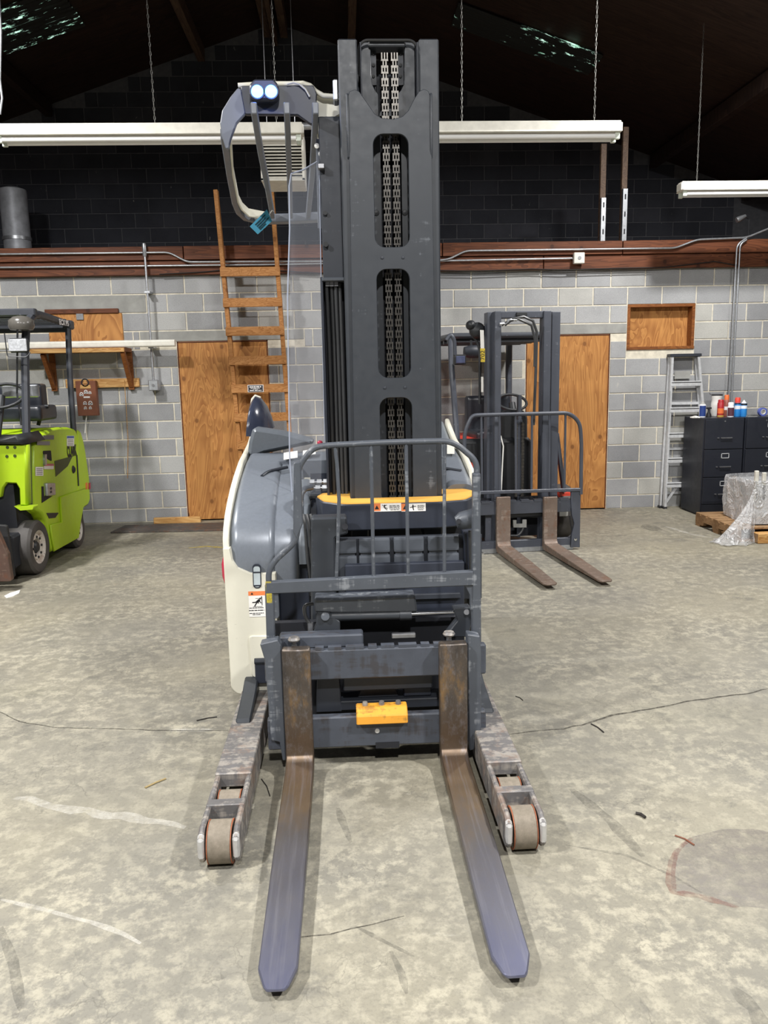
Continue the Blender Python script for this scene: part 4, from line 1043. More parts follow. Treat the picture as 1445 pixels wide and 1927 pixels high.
plate_y('panel_boss', [fillet(px2([(467, 1196), (560, 1196), (560, 1272), (474, 1275)], 3.58), .02)], 3.576, .012, M_CREAM, body, bev=.004)
plate_y('level_window', [fillet(px2([(474.5, 1062), (490.5, 1062), (492, 1107), (476.5, 1107)], 3.582), .016)], 3.582, .008, M_NAVY, body)
plate_y('level_glass', [fillet(px2([(476.5, 1066), (489, 1066), (490, 1105), (478, 1105)], 3.580), .012)], 3.580, .006, plain('sight_glass', '#b9c4c8', .2, var=.15), body)
for yy in (1076, 1101): decal_y(476.5, yy, 490, yy+2, 3.579, M_NAVY, 'level_line', body)
wd_ = decal_y(467, 1113, 500, 1160, 3.5838, M_DECAL, 'warning_decal', body)
decal_y(467, 1113, 500, 1120, 3.5838, M_ORANGE, 'decal_orange', wd_, .0004)
p = at(474, 1117, Y=3.583); pict(body, p.x, p.z, 3.5832, .006, 'tri')
p = at(484, 1132, Y=3.583); pict(body, p.x, p.z, 3.5834, .026, 'crush')
p = at(483, 1150, Y=3.583); lines_y(wd_, p.x, p.z, 3.5826, [(.016, .034, .003, 4), (.004, .036, .004, 4), (-.010, .034, .003, 5), (-.017, .02, .003, 3)], M_INK_BLACK)
q0, q1 = at(479, 1241, Y=3.56), at(506, 1285, Y=3.56)
bpart(MB().box((q0.x, 3.55, q1.z), (q1.x+.02, 3.60, q0.z)), 'bumper_box', M_NAVY, bevel=.005)
bpart(MB().cyl((q0.x, 3.553, q0.z-.006), (q1.x+.02, 3.553, q0.z-.006), .014, 10), 'bumper_roll', M_DGREY)
p = at(427, 1070, Y=3.75)
bpart(MB().lathe([(0, -.085), (.012, -.075), (.024, -.03), (.024, .03), (.012, .075), (0, .085)], (XLB-.018, 3.72, p.z), 'Z', 12), 'marker_lamp', M_RED, smooth=60)
# dark inside of the body
bpart(MB().box((-.345, 3.67, .10), (-.19, 3.95, .87)), 'inner_housing', M_NAVY, bevel=.01)
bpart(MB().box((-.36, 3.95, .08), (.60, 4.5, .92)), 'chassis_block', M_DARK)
bpart(MB().box((-.55, 3.66, .06), (.60, 5.05, .24)), 'chassis_floor', M_NAVY, bevel=.01)
bpart(MB().box((-.56, 5.0, .15), (.65, 5.06, 1.0)), 'rear_panel', M_CREAM, bevel=.01)
bpart(MB().box((-.20, 4.30, .90), (.55, 4.36, 1.17)), 'bulkhead', M_NAVY)
p = at(536, 1070, Y=3.655)
for k in range(2): bpart(MB().box((p.x+k*.012-.003, 3.657, p.z-.04), (p.x+k*.012+.003, 3.66, p.z+.04)), 'stamped_code', M_FRAME)
# hoses and fittings left of the mast foot
for i in range(3):
    xs = 578+i*7
    bpart(MB().tube(rpath([at(xs-8, 968, Y=3.60), at(xs-4, 985, Y=3.58), at(xs, 1040, Y=3.58), at(xs+6, 1085, Y=3.60), at(xs+8, 1120, Y=3.64)], .05), .0085, 8), 'hose', M_HOSE, smooth=50)
bpart(MB().tube(rpath([at(566, 975, Y=3.70), at(566, 930, Y=3.72), at(572, 920, Y=3.75), at(586, 917, Y=3.8)], .03), .015, 10), 'hose', M_FRAME, smooth=50)
for yy, x0, x1 in ((908, 584, 618), (919, 580, 616)):
    a_, b_ = at(x0, yy, Y=3.95), at(x1, yy-1, Y=3.95)
    bpart(MB().cyl(a_, b_, .011, 8), 'pipe', M_STEEL, smooth=50)
    for f in (.1, .5, .85): c = a_.lerp(b_, f); bpart(MB().cyl(c-Vector((.012, 0, 0)), c+Vector((.012, 0, 0)), .018, 6), 'hose_fitting', M_GALV)
bpart(MB().box(at(582, 940, Y=3.9)+Vector((0, 0, 0)), at(616, 926, Y=4.0)), 'valve_block', M_BLACK_PLASTIC, bevel=.004)

# --- armrest cover and backrest pad rising behind the hood
arm = [at(x, y, Y=4.55) for x, y in ((467, 857), (470, 830), (476, 808), (482, 804), (530, 811), (575, 822), (600, 832), (560, 840), (500, 852), (480, 860))]
poly = fillet([(p.x, p.z) for p in arm], .02, 4)
plate_y('arm_cover', [poly], 4.50, .16, M_HOOD2, body, bev=.02)
pad = [at(x, y, Y=4.9) for x, y in ((469, 805), (470, 772), (473, 752), (478, 746), (488, 750), (500, 766), (508, 785), (514, 806))]
pp = [(p.x, p.z) for p in pad]; cxp = sum(p[0] for p in pp)/len(pp); czp = min(p[1] for p in pp)
secs = []
for k in range(9):
    t = k/8; sc_ = math.sqrt(max(0.0, 1-(1-t)**2)) if t < 1 else 1
    secs.append([(pp[0][0]+(x-pp[0][0])*(.25+.75*sc_), 4.72+.30*t, czp-.05+(z-czp+.05)*(.30+.70*sc_)) for x, z in pp])
M_PADG = plain('glossy_pad', '#3c4254', .22, var=.1)
bpart(MB().loft(secs), 'seat_pad', M_PADG, smooth=60)
MB().tube([Vector((x-.006, 5.02, z)) for x, z in pp[:5]], .010, 8).build('pad_piping', M_CREAM, body, smooth=60)
for x0, y0, x1, y1, lab in ((534, 856, 560, 869, 'p'), (570, 852, 594, 862, 'p')):
    ps = [at(x, y, Y=4.25) for x, y in ((x0, y1), (x1, y1-4), (x1, y0-4), (x0, y0))]
    zz = lambda x, y: None
    # stickers lie on the hood deck
    out = []
    for x, y in ((x0, y1), (x1, y1-4), (x1, y0-4), (x0, y0)):
        pl = (Vector((0, 4.29, 1.190)), Vector((0, -.05, .21)).normalized()); out.append(at(x, y, pl=pl))
    up = Vector((0, -.004, .012))
    MB().add([v+up for v in out]+[v+up*.8 for v in out], [(0, 1, 2, 3), (7, 6, 5, 4)]).build('hood_sticker', M_DECAL, body)
pl = (Vector((0, 4.5, 1.222)), Vector((0, -.03, .2)).normalized()); out = [at(x, y, pl=pl) for x, y in ((841, 858), (855, 858), (855, 838), (841, 836))]
MB().add([v+Vector((0, -.004, .012)) for v in out], [(0, 1, 2, 3)]).build('hood_sticker', M_WHITE_ENAMEL, body)
bpart(MB().tube([at(836, 881, pl=HPL), at(868, 886, pl=HPL)], .008, 8), 'grip_groove', M_DGREY)

# --- outriggers with two load wheels each
for s, x0, x1 in ((-1, -.532, -.395), (1, .508, .645)):
    og = empty('outrigger', ((x0+x1)/2, 3.0, 0)); og.parent = RT; og.matrix_parent_inverse = Matrix.Translation(-Vector(RT['_w']))
    og['_w'] = ((x0+x1)/2, 3.0, 0)
    w0, w1 = x0+.020, x1-.020
    sidep = [(2.405, .045), (2.405, .125), (2.45, .145), (3.60, .155), (3.60, .03), (2.43, .025)]
    for a_, b_, nm in ((x0, w0, 'side_plate'), (w1, x1, 'side_plate')):
        MB().prism(sidep, 'X', a_, b_).build(nm, M_LEG, og, bevel=.006)
        MB().prism([(2.403, .05), (2.403, .122), (2.43, .137), (2.44, .06)], 'X', a_-.001, b_+.001).build('worn_tip', M_WORN_STEEL, og, bevel=.006)
    MB().box((x0+.0006, 2.580, .05), (x1-.0006, 2.622, .1475)).build('web', M_LEG, og, bevel=.003)
    MB().box((x0-.0006, 2.785, .10), (x1+.0006, 3.60, .1575)).build('top_plate', M_LEG, og, bevel=.004)
    for yc, nm in ((2.475, .072), (2.695, .066)):
        r = nm
        wob = MB().lathe([(.02, w0+.008), (r-.004, w0+.008), (r, w0+.012), (r, w1-.012), (r-.004, w1-.008), (.02, w1-.008)], (0, yc, r+.001), 'X', 32).build('load_wheel', M_LWHEEL, og, smooth=35)
        for xx in (w0+.0075, w1-.0095): MB().lathe([(r-.006, xx), (r+.0008, xx), (r+.0008, xx+.002), (r-.006, xx+.002)], (0, yc, r+.001), 'X', 32).build('tyre_edge', M_TYRE_EDGE, wob)
        MB().cyl((w0-.001, yc, r), (w1+.001, yc, r), .018, 10).build('axle', M_STEEL, wob)
    xm = (x0+x1)/2+.015*s
    MB().prism([(3.22, .155), (3.24, .172), (3.33, .182), (3.46, .20), (3.55, .225), (3.66, .235), (3.66, .15)], 'X', xm-.035, xm+.030).build('leg_bracket', M_MAST, og, bevel=.006)
# --- overhead guard
GY = 3.95
gd = empty('overhead_guard', (-.3, 4.6, 2.7)); gd.parent = RT; gd.matrix_parent_inverse = Matrix.Translation(-Vector(RT['_w']))
M_GUARD = worn('guard_paint', '#6d727c', '#8f939b', rough=.4, amount=.75, var=.1)
M_GUARDD = plain('guard_dark', '#30343f', .4, var=.1)
plate_y('front_plate', [fillet(px2([(452, 161), (590, 160), (596, 176), (594, 218), (588, 236), (560, 216), (462, 215), (458, 210)], GY), .012)], GY, .03, M_GUARDD, gd, bev=.004)
plate_y('corner_plate', [fillet(px2([(452, 160), (462, 213), (445, 232), (434, 262), (428, 292), (418, 258), (414, 232), (418, 208), (434, 182)], GY), .012)], GY-.004, .03, M_GUARD, gd, bev=.004)
MB().tube([at(x, y, Y=GY+.02) for x, y in ((448, 161), (500, 158), (545, 158), (570, 157), (583, 161), (594, 172), (608, 180), (630, 182), (645, 177))], .012, 8).build('top_edge', M_CREAM, gd, smooth=60)
GPL = (Vector((0, GY, 2.785)), Vector((0, .1222, 1)).normalized())
def G(x, y): return at(x, y, pl=GPL)
def gbar(pts, w, h, name, mat):
    ps = [G(*p) for p in pts]; m = MB()
    secs = []
    for i, p in enumerate(ps):
        d = (ps[min(i+1, len(ps)-1)]-ps[max(i-1, 0)]); d.z = 0; d.normalize(); s_ = Vector((d.y, -d.x, 0))*w/2; u = Vector((0, 0, h))
        secs.append([p-s_, p+s_, p+s_+u, p-s_+u])
    return m.loft(secs).build(name, mat, gd, bevel=.004, smooth=35)
gbar([(422, 262), (432, 330), (442, 385), (450, 404), (462, 415), (486, 421)], .035, .05, 'side_rail', M_GUARD)
gbar([(434, 265), (438, 330), (448, 382), (455, 396), (468, 408), (500, 414)], .012, .05, 'side_lip', M_CREAM)
gbar([(480, 421), (520, 420), (560, 419), (612, 416)], .09, .05, 'rear_rail', M_GUARD)
gbar([(478, 214), (490, 290), (502, 350), (513, 412)], .028, .05, 'guard_bar', M_GUARD)
gbar([(540, 214), (543, 290), (545, 350), (547, 412)], .028, .05, 'guard_bar', M_GUARD)
gbar([(594, 214), (592, 260), (588, 330), (580, 412)], .028, .05, 'guard_bar', M_GUARD)
plate_y('mast_tie', [fillet(px2([(592, 178), (606, 182), (640, 182), (640, 215), (622, 225), (604, 262), (597, 262)], GY+.05), .01)], GY+.05, .02, M_CREAM, gd, bev=.003)
plate_y('mast_tie', [fillet(px2([(604, 262), (622, 222), (640, 212), (640, 440), (606, 440)], GY+.08), .005)], GY+.08, .02, M_DGREY, gd)
MB().tube([at(x, y, Y=GY-.012) for x, y in ((540, 158), (552, 155), (563, 158), (575, 168), (583, 182))], .005, 6).build('lamp_cable', M_CREAM, gd, smooth=60)
for xx in ((596, 275), (604, 290)): MB().lathe([(0, -.01), (.012, -.006), (.012, .0)], (at(*xx, Y=GY).x, GY, at(*xx, Y=GY).z), 'Y', 10).build('bolt', M_WHITE_PLASTIC, gd)
MB().bar(at(598, 262, Y=GY+.02), at(602, 430, Y=GY+.1), .02, .03).build('guard_post', M_GUARD, gd, bevel=.003)
# twin blue spot lamp
bl = empty('blue_spot_lamp', at(497, 170, Y=GY-.05)); bl.parent = RT; bl.matrix_parent_inverse = Matrix.Translation(-Vector(RT['_w'])); bl['_w'] = tuple(at(497, 170, Y=GY-.05))
hs = [at(x, y, Y=GY-.06) for x, y in ((469, 180), (469, 160), (478, 149), (515, 149), (524, 160), (524, 180), (516, 188), (478, 188))]
plate_y('housing', [fillet([(p.x, p.z) for p in hs], .02, 4)], GY-.065, .065, M_GUARDD, bl, bev=.008)
_t = NT('blue_lens'); _t.set(color=(0, 0, 0, 1), emit=(.10, .55, 1.0, 1), estr=7.0); M_BLUE = _t.m
for xx in (484, 510):
    c = at(xx, 172, Y=GY-.07)
    MB().lathe([(0, -.012), (.018, -.010), (.027, -.003), (.028, .004)], (c.x, GY-.07, c.z), 'Y', 20).build('lens', M_BLUE, bl, smooth=60)
    MB().lathe([(.028, -.006), (.034, -.006), (.034, .006), (.028, .006)], (c.x, GY-.066, c.z), 'Y', 20).build('bezel', M_GUARDD, bl, smooth=40)
    ld = bpy.data.lights.new('blue_lamp', 'POINT'); ld.energy = .35; ld.color = (.04, .18, 1.0); ld.shadow_soft_size = .02
    lo = bpy.data.objects.new('blue_lamp', ld); COL.objects.link(lo); lo.location = (c.x, GY-.12, c.z); lo.parent = bl; lo.matrix_parent_inverse = Matrix.Translation(-Vector(bl['_w']))
# clear shield between guard and hood
sh_ = [at(x, y, Y=3.93) for x, y in ((545, 330), (549, 326), (570, 320), (596, 304), (601, 330), (606, 820), (602, 1020), (556, 1060), (545, 860))]
plate_y('clear_shield', [[(p.x, p.z) for p in sh_]], 3.93, .006, M_PLEXI, RT)
MB().tube([at(x, y, Y=3.93) for x, y in ((545, 430), (544, 350), (548, 327), (570, 320), (597, 304))], .004, 6).build('shield_edge', M_PLEXI_EDGE, RT, smooth=60)
MB().tube([at(x, y, Y=3.93) for x, y in ((545, 430), (541, 560), (545, 860), (554, 1000))], .004, 6).build('shield_edge', M_PLEXI_EDGE, RT, smooth=60)
MB().tube([at(x, y, Y=3.93) for x, y in ((601, 330), (605, 560), (611, 832))], .003, 6).build('shield_edge', M_PLEXI_EDGE, RT, smooth=60)
p = at(602, 833, Y=3.925); MB().lathe([(0, -.012), (.012, -.008), (.014, 0), (.012, .008), (0, .012)], (p.x, 3.922, p.z), 'Z', 12).build('red_clip', M_RED, RT, smooth=60)
# tag hanging from the guard
tg = empty('paper_tag', at(490, 418, Y=4.9)); tag(tg, 'small teal tag hanging from the overhead guard bar', 'tag')
_d = [at(x, y, Y=4.9) for x, y in ((470, 426), (502, 394), (512, 416), (485, 441))]
plate_y('card', [[(p.x, p.z) for p in _d]], 4.9, .004, plain('teal_card', '#4dabd0', .5, var=.1), tg)
cc = sum(_d, Vector())/4; u_ = (_d[1]-_d[0]).normalized(); v_ = (_d[3]-_d[0]).normalized()
m = MB()
for k, ln in ((.25, .6), (.45, .5), (.65, .62), (.82, .35)):
    a_ = _d[0]+(_d[3]-_d[0])*k+(_d[1]-_d[0])*.2; b_ = a_+(_d[1]-_d[0])*ln
    a_.y = b_.y = 4.897; m.bar(a_, b_, .004, .005)
m.build('print', plain('tag_ink', '#173c4a', .6), tg)
MB().tube([at(508, 402, Y=4.89), at(512, 396, Y=4.88), at(516, 398, Y=4.88)], .003, 5).build('tie', M_WHITE_PLASTIC, tg)
# ================================================================== green forklift at the left
M_GREEN = worn('lime_paint', '#b4d722', '#7d8f22', rough=.4, amount=.8, var=.06)
M_GREEND = plain('dark_decal', '#3c4a1e', .5, var=.1)
M_TYRE2 = plain('worn_tyre', '#4a4745', .7, var=.35, sc=6)
M_RIM = worn('white_rim', '#d9d2c8', '#8a6a55', rough=.5, amount=.55, rust='#8a5f48', var=.1)
M_ROPS = worn('charcoal_tube', '#3d4047', '#767a80', rough=.45, amount=.76, var=.15)
M_SEAT = plain('black_vinyl', '#2c2f36', .33, var=.15)
M_BROWNIRON = worn('rusty_carriage', '#5e4a40', '#8a7a6c', rough=.6, amount=.6, rust='#6a4634')
GX = -2.70
def gz(zx, zy, X=GX): p = at(zx/5.505, 790+zy/5.505, X=X); return (p.y, p.z)
GF = empty('forklift', (-3.2, 7.4, 0)); tag(GF, 'lime green forklift with black guard, at the left edge', 'forklift')
hull = [gz(*q) for q in ((345, 262), (430, 185), (530, 92), (620, 76), (710, 76), (785, 98), (815, 180), (815, 940), (830, 1010), (815, 1100), (800, 1230), (540, 1370), (528, 1330), (510, 1180), (480, 1060), (440, 975), (350, 900))]
plate_x('body_hull', [hull], GX, 1.0, M_GREEN, GF, bev=.02)
cw = [gz(*q) for q in ((795, 100), (835, 108), (862, 200), (885, 320), (925, 600), (935, 830), (915, 890), (880, 912), (845, 950), (818, 1000))]
plate_x('counterweight', [cw+[gz(800, 900)]], GX+.004, 1.008, M_GREEN, GF, bev=.025)
MB().tube([(GX+.004,)+gz(790, 365), (GX+.004,)+gz(808, 685)], .008, 6).build('panel_gap', M_DARK, GF)
plate_x('side_decal', [[gz(*q) for q in ((562, 428), (752, 374), (700, 480), (575, 590))]], GX+.0025, .003, M_GREEND, GF)
plate_x('side_step', [[gz(*q) for q in ((610, 800), (870, 710), (850, 900), (820, 1060), (800, 1225), (545, 1365), (520, 1210), (505, 1090), (625, 1060))]], GX+.018, .02, M_GREEN, GF, bev=.006)
plate_x('step_tread', [[gz(*q) for q in ((478, 965), (605, 963), (570, 1015), (505, 1022))]], GX+.004, .01, M_BLACK_PLASTIC, GF)
plate_x('recess', [fillet([gz(*q) for q in ((442, 322), (525, 318), (535, 430), (500, 415), (445, 360))], .015)], GX+.003, .008, M_DARK, GF)
plate_x('lever', [[gz(*q) for q in ((443, 358), (462, 358), (462, 470), (445, 470))]], GX+.02, .02, M_GALV, GF)
plate_x('leg_recess', [[gz(*q) for q in ((428, 690), (450, 690), (455, 790), (540, 790), (430, 862))]], GX+.003, .008, M_DARK, GF)
plate_x('control_box', [fillet([gz(*q) for q in ((455, 655), (540, 655), (545, 780), (462, 790))], .01)], GX+.03, .04, M_GALV, GF, bev=.004)
for yy in (712, 748): p = gz(492, yy); MB().box((GX+.03, p[0]-.015, p[1]-.01), (GX+.034, p[0]+.015, p[1]+.01)).build('button', M_BLACK_PLASTIC, GF)
for a_, b_, c_, d_, mt in ((362, 488, 442, 580, M_DECAL), (450, 475, 550, 512, M_DECAL), (450, 455, 550, 477, M_RED), (688, 165, 762, 272, M_DECAL), (688, 168, 758, 192, plain('blue_print', '#4d64a8', .5)), (375, 222, 508, 262, M_HOOD), (440, 160, 550, 205, M_HOOD2)):
    k = .006 if mt is M_DECAL else .008
    plate_x('sticker', [[gz(a_, d_), gz(c_, d_), gz(c_, b_), gz(a_, b_)]], GX+k, .003, mt, GF)
for rows, cx0 in (((505, 525, 545, 562), (372, 432)), ((205, 222, 240, 257), (695, 752))):
    for r in rows:
        plate_x('sticker_print', [[gz(cx0[0], r+6), gz(cx0[1], r+6), gz(cx0[1], r), gz(cx0[0], r)]], GX+.008, .002, M_HOOD2, GF)
p = gz(757, 515); MB().lathe([(0, .018), (.02, .018), (.035, .006), (.04, 0)], (GX+.002, p[0], p[1]), 'X', 16).build('latch', M_BLACK_PLASTIC, GF, smooth=40)
def text_x(body, pa, pb, hz_, x, mat, name, parent):
    """lettering on a +X face from (y, z) pa to pb; the letter height is hz_"""
    me = text_mesh(name, body, 1.0, bold=.045); xs = [v.co.x for v in me.vertices]; ys = [v.co.y for v in me.vertices]
    w, h = max(xs)-min(xs), max(ys)-min(ys); cx, cy = (max(xs)+min(xs))/2, (max(ys)+min(ys))/2
    L_ = math.hypot(pb[0]-pa[0], pb[1]-pa[1]); ux, uz = (pb[0]-pa[0])/L_, (pb[1]-pa[1])/L_
    mx, mz = (pa[0]+pb[0])/2, (pa[1]+pb[1])/2
    for v in me.vertices:
        a, b, t = (v.co.x-cx)/w*L_, (v.co.y-cy)/h*hz_, v.co.z
        v.co = (x+t*.5, mx+a*ux-b*uz*0, mz+a*uz+b)
    return new_obj(name, me, mat, parent)
text_x('CLARK', gz(692, 332), gz(790, 310), .115, GX+.004, M_INK_BLACK, 'lettering', GF)
for xs_ in (882, 912):
    plate_x('tail_lamp', [[gz(xs_, 720), gz(xs_+16, 715), gz(xs_+14, 650), gz(xs_, 655)]], GX+.012, .012, M_RED if xs_ > 900 else M_ORANGE, GF)
# front cowl facing the camera
co = [at(x, y, Y=6.62) for x, y in ((-60, 838), (47, 838), (50, 951), (37, 951), (36, 920), (30, 910), (12, 909), (5, 918), (2, 935), (-60, 960))]
plate_y('front_cowl', [[(p.x, p.z) for p in co]], 6.62, .12, M_GREEN, GF, bev=.01)
for x, y in ((14, 842), (28, 842), (13, 859), (28, 858)): p = at(x, y, Y=6.62); MB().lathe([(0, -.004), (.012, -.004), (.014, 0)], (p.x, 6.62, p.z), 'Y', 12).build('plug', M_GREEND, GF)
cb = [at(x, y, Y=6.60) for x, y in ((-60, 835), (-60, 826), (4, 824), (32, 817), (46, 836))]
plate_y('dash_cover', [[(p.x, p.z) for p in cb]], 6.58, .5, M_BLACK_PLASTIC, GF, bev=.02)
MB().box((-3.60, 6.66, .30), (GX-.10, 7.1, .95)).build('inner_bay', M_DARK, GF)
MB().box((-3.62, 6.45, .12), (GX-.06, 8.2, .40)).build('chassis', M_DARK, GF, bevel=.02)
fb = [at(x, y, Y=6.62) for x, y in ((28, 952), (65, 952), (63, 958), (40, 960))]
plate_y('fender_lip', [[(p.x, p.z) for p in fb]], 6.60, .1, M_GREEN, GF)
# wheels
def wheel(yc, r, w, x, parent, rim_mat, nm):
    t = MB().lathe([(r*.62, x), (r*.66, x+.004), (r-.02, x+.004), (r, x-.016), (r, x-w+.016), (r-.02, x-w), (r*.62, x-w)], (0, yc, r), 'X', 40).build('tyre', M_TYRE2, parent, smooth=35)
    MB().lathe([(0, x-.05), (r*.30, x-.05), (r*.34, x-.02), (r*.44, x-.018), (r*.50, x-.04), (r*.56, x-.035), (r*.62, x-.004), (r*.64, x), (r*.64, x-.03), (r*.5, x-.06)], (0, yc, r), 'X', 32).build('rim', rim_mat, parent, smooth=40)
    MB().lathe([(0, x-.01), (r*.16, x-.012), (r*.24, x-.03), (r*.24, x-.05)], (0, yc, r), 'X', 16).build('hub', M_BLACK_PLASTIC, parent, smooth=40)
    for k in range(8):
        a = k*math.pi/4; MB().lathe([(0, .012), (.011, .010), (.012, 0)], (x-.02, yc+r*.38*math.cos(a), r+r*.38*math.sin(a)), 'X', 6).build('lug_nut', M_BLACK_PLASTIC, parent)
wheel(6.79, .235, .20, -2.685, GF, M_RIM, 'front'); wheel(7.86, .185, .16, -2.705, GF, M_RIM, 'rear')
for yc, r, w in ((6.79, .235, .20), (7.86, .185, .16)):
    MB().lathe([(r*.5, -3.52), (r, -3.53), (r, -3.53-w), (r*.5, -3.53-w)], (0, yc, r), 'X', 28).build('tyre', M_TYRE2, GF, smooth=35)
# guard frame
g_ = lambda x, y, X=GX-.03: at(x, y, X=X)
def post(pts, w, name):
    ps = [g_(*q) if not isinstance(q, Vector) else q for q in pts]
    return MB().tube(rpath(ps, .10, 5), w, 8).build(name, M_ROPS, GF, smooth=35)
post([(53, 950), (49, 780), (47, 660), (50, 606), (66, 590), (90, 597), (130, 611)], .036, 'front_post')
post([(128, 612), (131, 700), (141, 850)], .030, 'rear_post')
q_ = g_(130, 609); MB().box((q_.x-.05, q_.y-.07, q_.z-.06), (q_.x+.04, q_.y+.04, q_.z+.03)).build('corner_cap', M_ROPS, GF, bevel=.015)
r0, r1 = g_(66, 592), g_(128, 606)
for k in range(7):
    t = k/6; p = r0.lerp(r1, t); MB().box((-3.62, p.y-.02, p.z-.03), (GX-.05, p.y+.02, p.z+.03)).build('roof_bar', M_ROPS, GF, bevel=.004)
MB().bar((-3.62, r0.y, r0.z), (-3.62, r1.y, r1.z), .05, .06).build('roof_side', M_ROPS, GF)
MB().box((-3.65, r0.y-.12, r0.z-.02), (at(50, 588, Y=7.0).x, r0.y-.05, r0.z+.045)).build('roof_front', M_ROPS, GF, bevel=.01)
MB().box((-3.65, r1.y-.03, r1.z-.10), (GX-.05, r1.y+.01, r1.z-.03)).build('roof_rear', M_ROPS, GF, bevel=.01)
for xx in (-3.62,): MB().tube(rpath([(xx, 6.55, .7), (xx, 6.95, 2.05), (xx, 7.1, 2.2)], .1), .036, 8).build('front_post', M_ROPS, GF, smooth=35); MB().cyl((xx, 8.05, 1.1), (xx, 8.0, 2.18), .030, 8).build('rear_post', M_ROPS, GF, smooth=35)
text_x('ECX P5', (g_(104, 606).y, g_(106, 605).z-.004), (g_(122, 611).y, g_(123, 608.5).z-.004), .055, GX+.008, M_INK_WHITE, 'lettering', GF)
# work lamp, dome, seat, wheel
c = at(36, 650, Y=6.85)
MB().box((c.x-.085, 6.82, c.z-.06), (c.x+.085, 6.87, c.z+.06)).build('lamp_body', M_BLACK_PLASTIC, GF, bevel=.02)
MB().box((c.x-.075, 6.812, c.z-.05), (c.x+.075, 6.822, c.z+.05)).build('lamp_lens', plain('lamp_lens', '#d4d7dc', .12, .3, var=.3, sc=60), GF, bevel=.01)
MB().tube(rpath([(c.x-.09, 6.80, c.z+.10), (c.x-.085, 6.80, c.z-.09), (c.x+.07, 6.80, c.z-.10), (c.x+.09, 6.84, c.z-.06)], .02), .005, 6).build('lamp_guard', M_BLACK_PLASTIC, GF)
d_ = at(38, 607, Y=6.9)
MB().lathe([(0, .06), (.06, .05), (.10, .02), (.105, -.03), (.09, -.06), (0, -.07)], (d_.x, 6.92, d_.z), 'Z', 20).build('beacon', plain('smoked_dome', '#5d5a55', .25), GF, smooth=50)
MB().tube([at(33, 620, Y=6.85), at(32, 740, Y=6.95), at(40, 800, Y=6.9)], .008, 6).build('cable', M_BLACK_PLASTIC, GF)
def cushion(lo, hi, name): return MB().box(lo, hi).build(name, M_SEAT, GF, bevel=.05, seg=4, smooth=50)
bk0, bk1 = at(2, 790, Y=7.35), at(88, 726, Y=7.55)
cushion((-3.42, 7.32, bk0.z-.02), (at(80, 790, Y=7.35).x, 7.75, bk0.z+.12), 'seat_cushion')
cushion((-3.42, 7.58, bk0.z+.06), (at(84, 760, Y=7.6).x-.02, 7.76, at(60, 722, Y=7.6).z), 'seat_back')
MB().tube(rpath([at(72, 800, Y=7.45), at(80, 770, Y=7.45), at(82, 764, Y=7.5), at(92, 765, Y=7.5)], .03), .018, 8).build('arm_rest', M_BLACK_PLASTIC, GF, smooth=50)
sc0 = at(10, 745, Y=6.95)
MB().tube([(sc0.x-.03+.19*math.cos(a), 6.95+.12*math.sin(a), sc0.z+.10*math.sin(a)) for a in (k*math.pi/12 for k in range(24))], .014, 8, closed=True).build('steering_wheel', M_BLACK_PLASTIC, GF, smooth=60)
MB().cyl((sc0.x-.03, 6.95, sc0.z), (sc0.x-.03, 6.75, sc0.z-.4), .03, 10).build('steering_column', M_BLACK_PLASTIC, GF, smooth=60)
MB().box((sc0.x-.10, 7.12, sc0.z-.02), (sc0.x+.22, 7.15, sc0.z+.09)).build('display', M_GALV, GF, bevel=.01)
# mast and carriage, mostly outside the picture
for xx in (-3.52, -3.06): MB().box((xx, 6.28, .08), (xx+.07, 6.42, 2.05)).build('mast_rail', M_BROWNIRON, GF, bevel=.005)
MB().box((-3.06, 6.30, 1.9), (-3.45, 6.38, 2.02)).build('mast_head', M_BROWNIRON, GF)
ed = at(9, 1000, Y=6.22).x; MB().prism(fillet([(-3.75, .08), (ed+.02, .08), (ed+.01, .30), (ed-.06, .52), (-3.75, .55)], .02), 'Y', 6.20, 6.26).build('carriage', M_BROWNIRON, GF, bevel=.006)
ed2 = at(30, 1000, Y=6.45).x; MB().prism(fillet([(-2.98, .06), (ed2-.03, .06), (ed2-.05, .50), (-2.98, .52)], .02), 'Y', 6.40, 6.44).build('guard_plate', M_RUBBER, GF, bevel=.006)
ed3 = at(2, 1110, Y=6.2).x-.01
for cx in (-3.52, ed3-.075):
    MB().prism([(6.20, .03), (6.20, .50), (6.16, .50), (6.15, .08), (5.15, .045), (5.13, .03)], 'X', cx-.06, cx+.06).build('fork', plain('red_fork', '#8a3540', .55, var=.2), GF, bevel=.005)

# ================================================================== dark forklift at the right
DF = empty('forklift', (1.58, 6.97, 0), math.radians(5.3), world_coords=False)
tag(DF, 'dark grey forklift with red body parked before the right plywood door', 'forklift')
_dm = Matrix.Translation((1.58, 6.97, 0)) @ Matrix.Rotation(math.radians(5.3), 4, 'Z'); _di = _dm.inverted()
def D(x, y, ly=0.0):
    """pixel to the forklift's own frame on its plane y = ly"""
    return _di @ at(x, y, pl=(_dm @ Vector((0, ly, 0)), (_dm.to_3x3() @ Vector((0, 1, 0)))))
def dpx(pts, ly): return [(p.x, p.z) for p in (D(x, y, ly) for x, y in pts)]
M_DMAST = worn('forklift_mast_paint', '#4a4e58', '#858a93', rough=.45, amount=.72, var=.15)
M_RUSTFORK = worn('brown_fork', '#78685d', '#9a8c80', rough=.55, metal=.3, amount=.55, rust='#6e4f3c', var=.25)
M_REDP = plain('red_paint', '#c8402f', .4, var=.1)
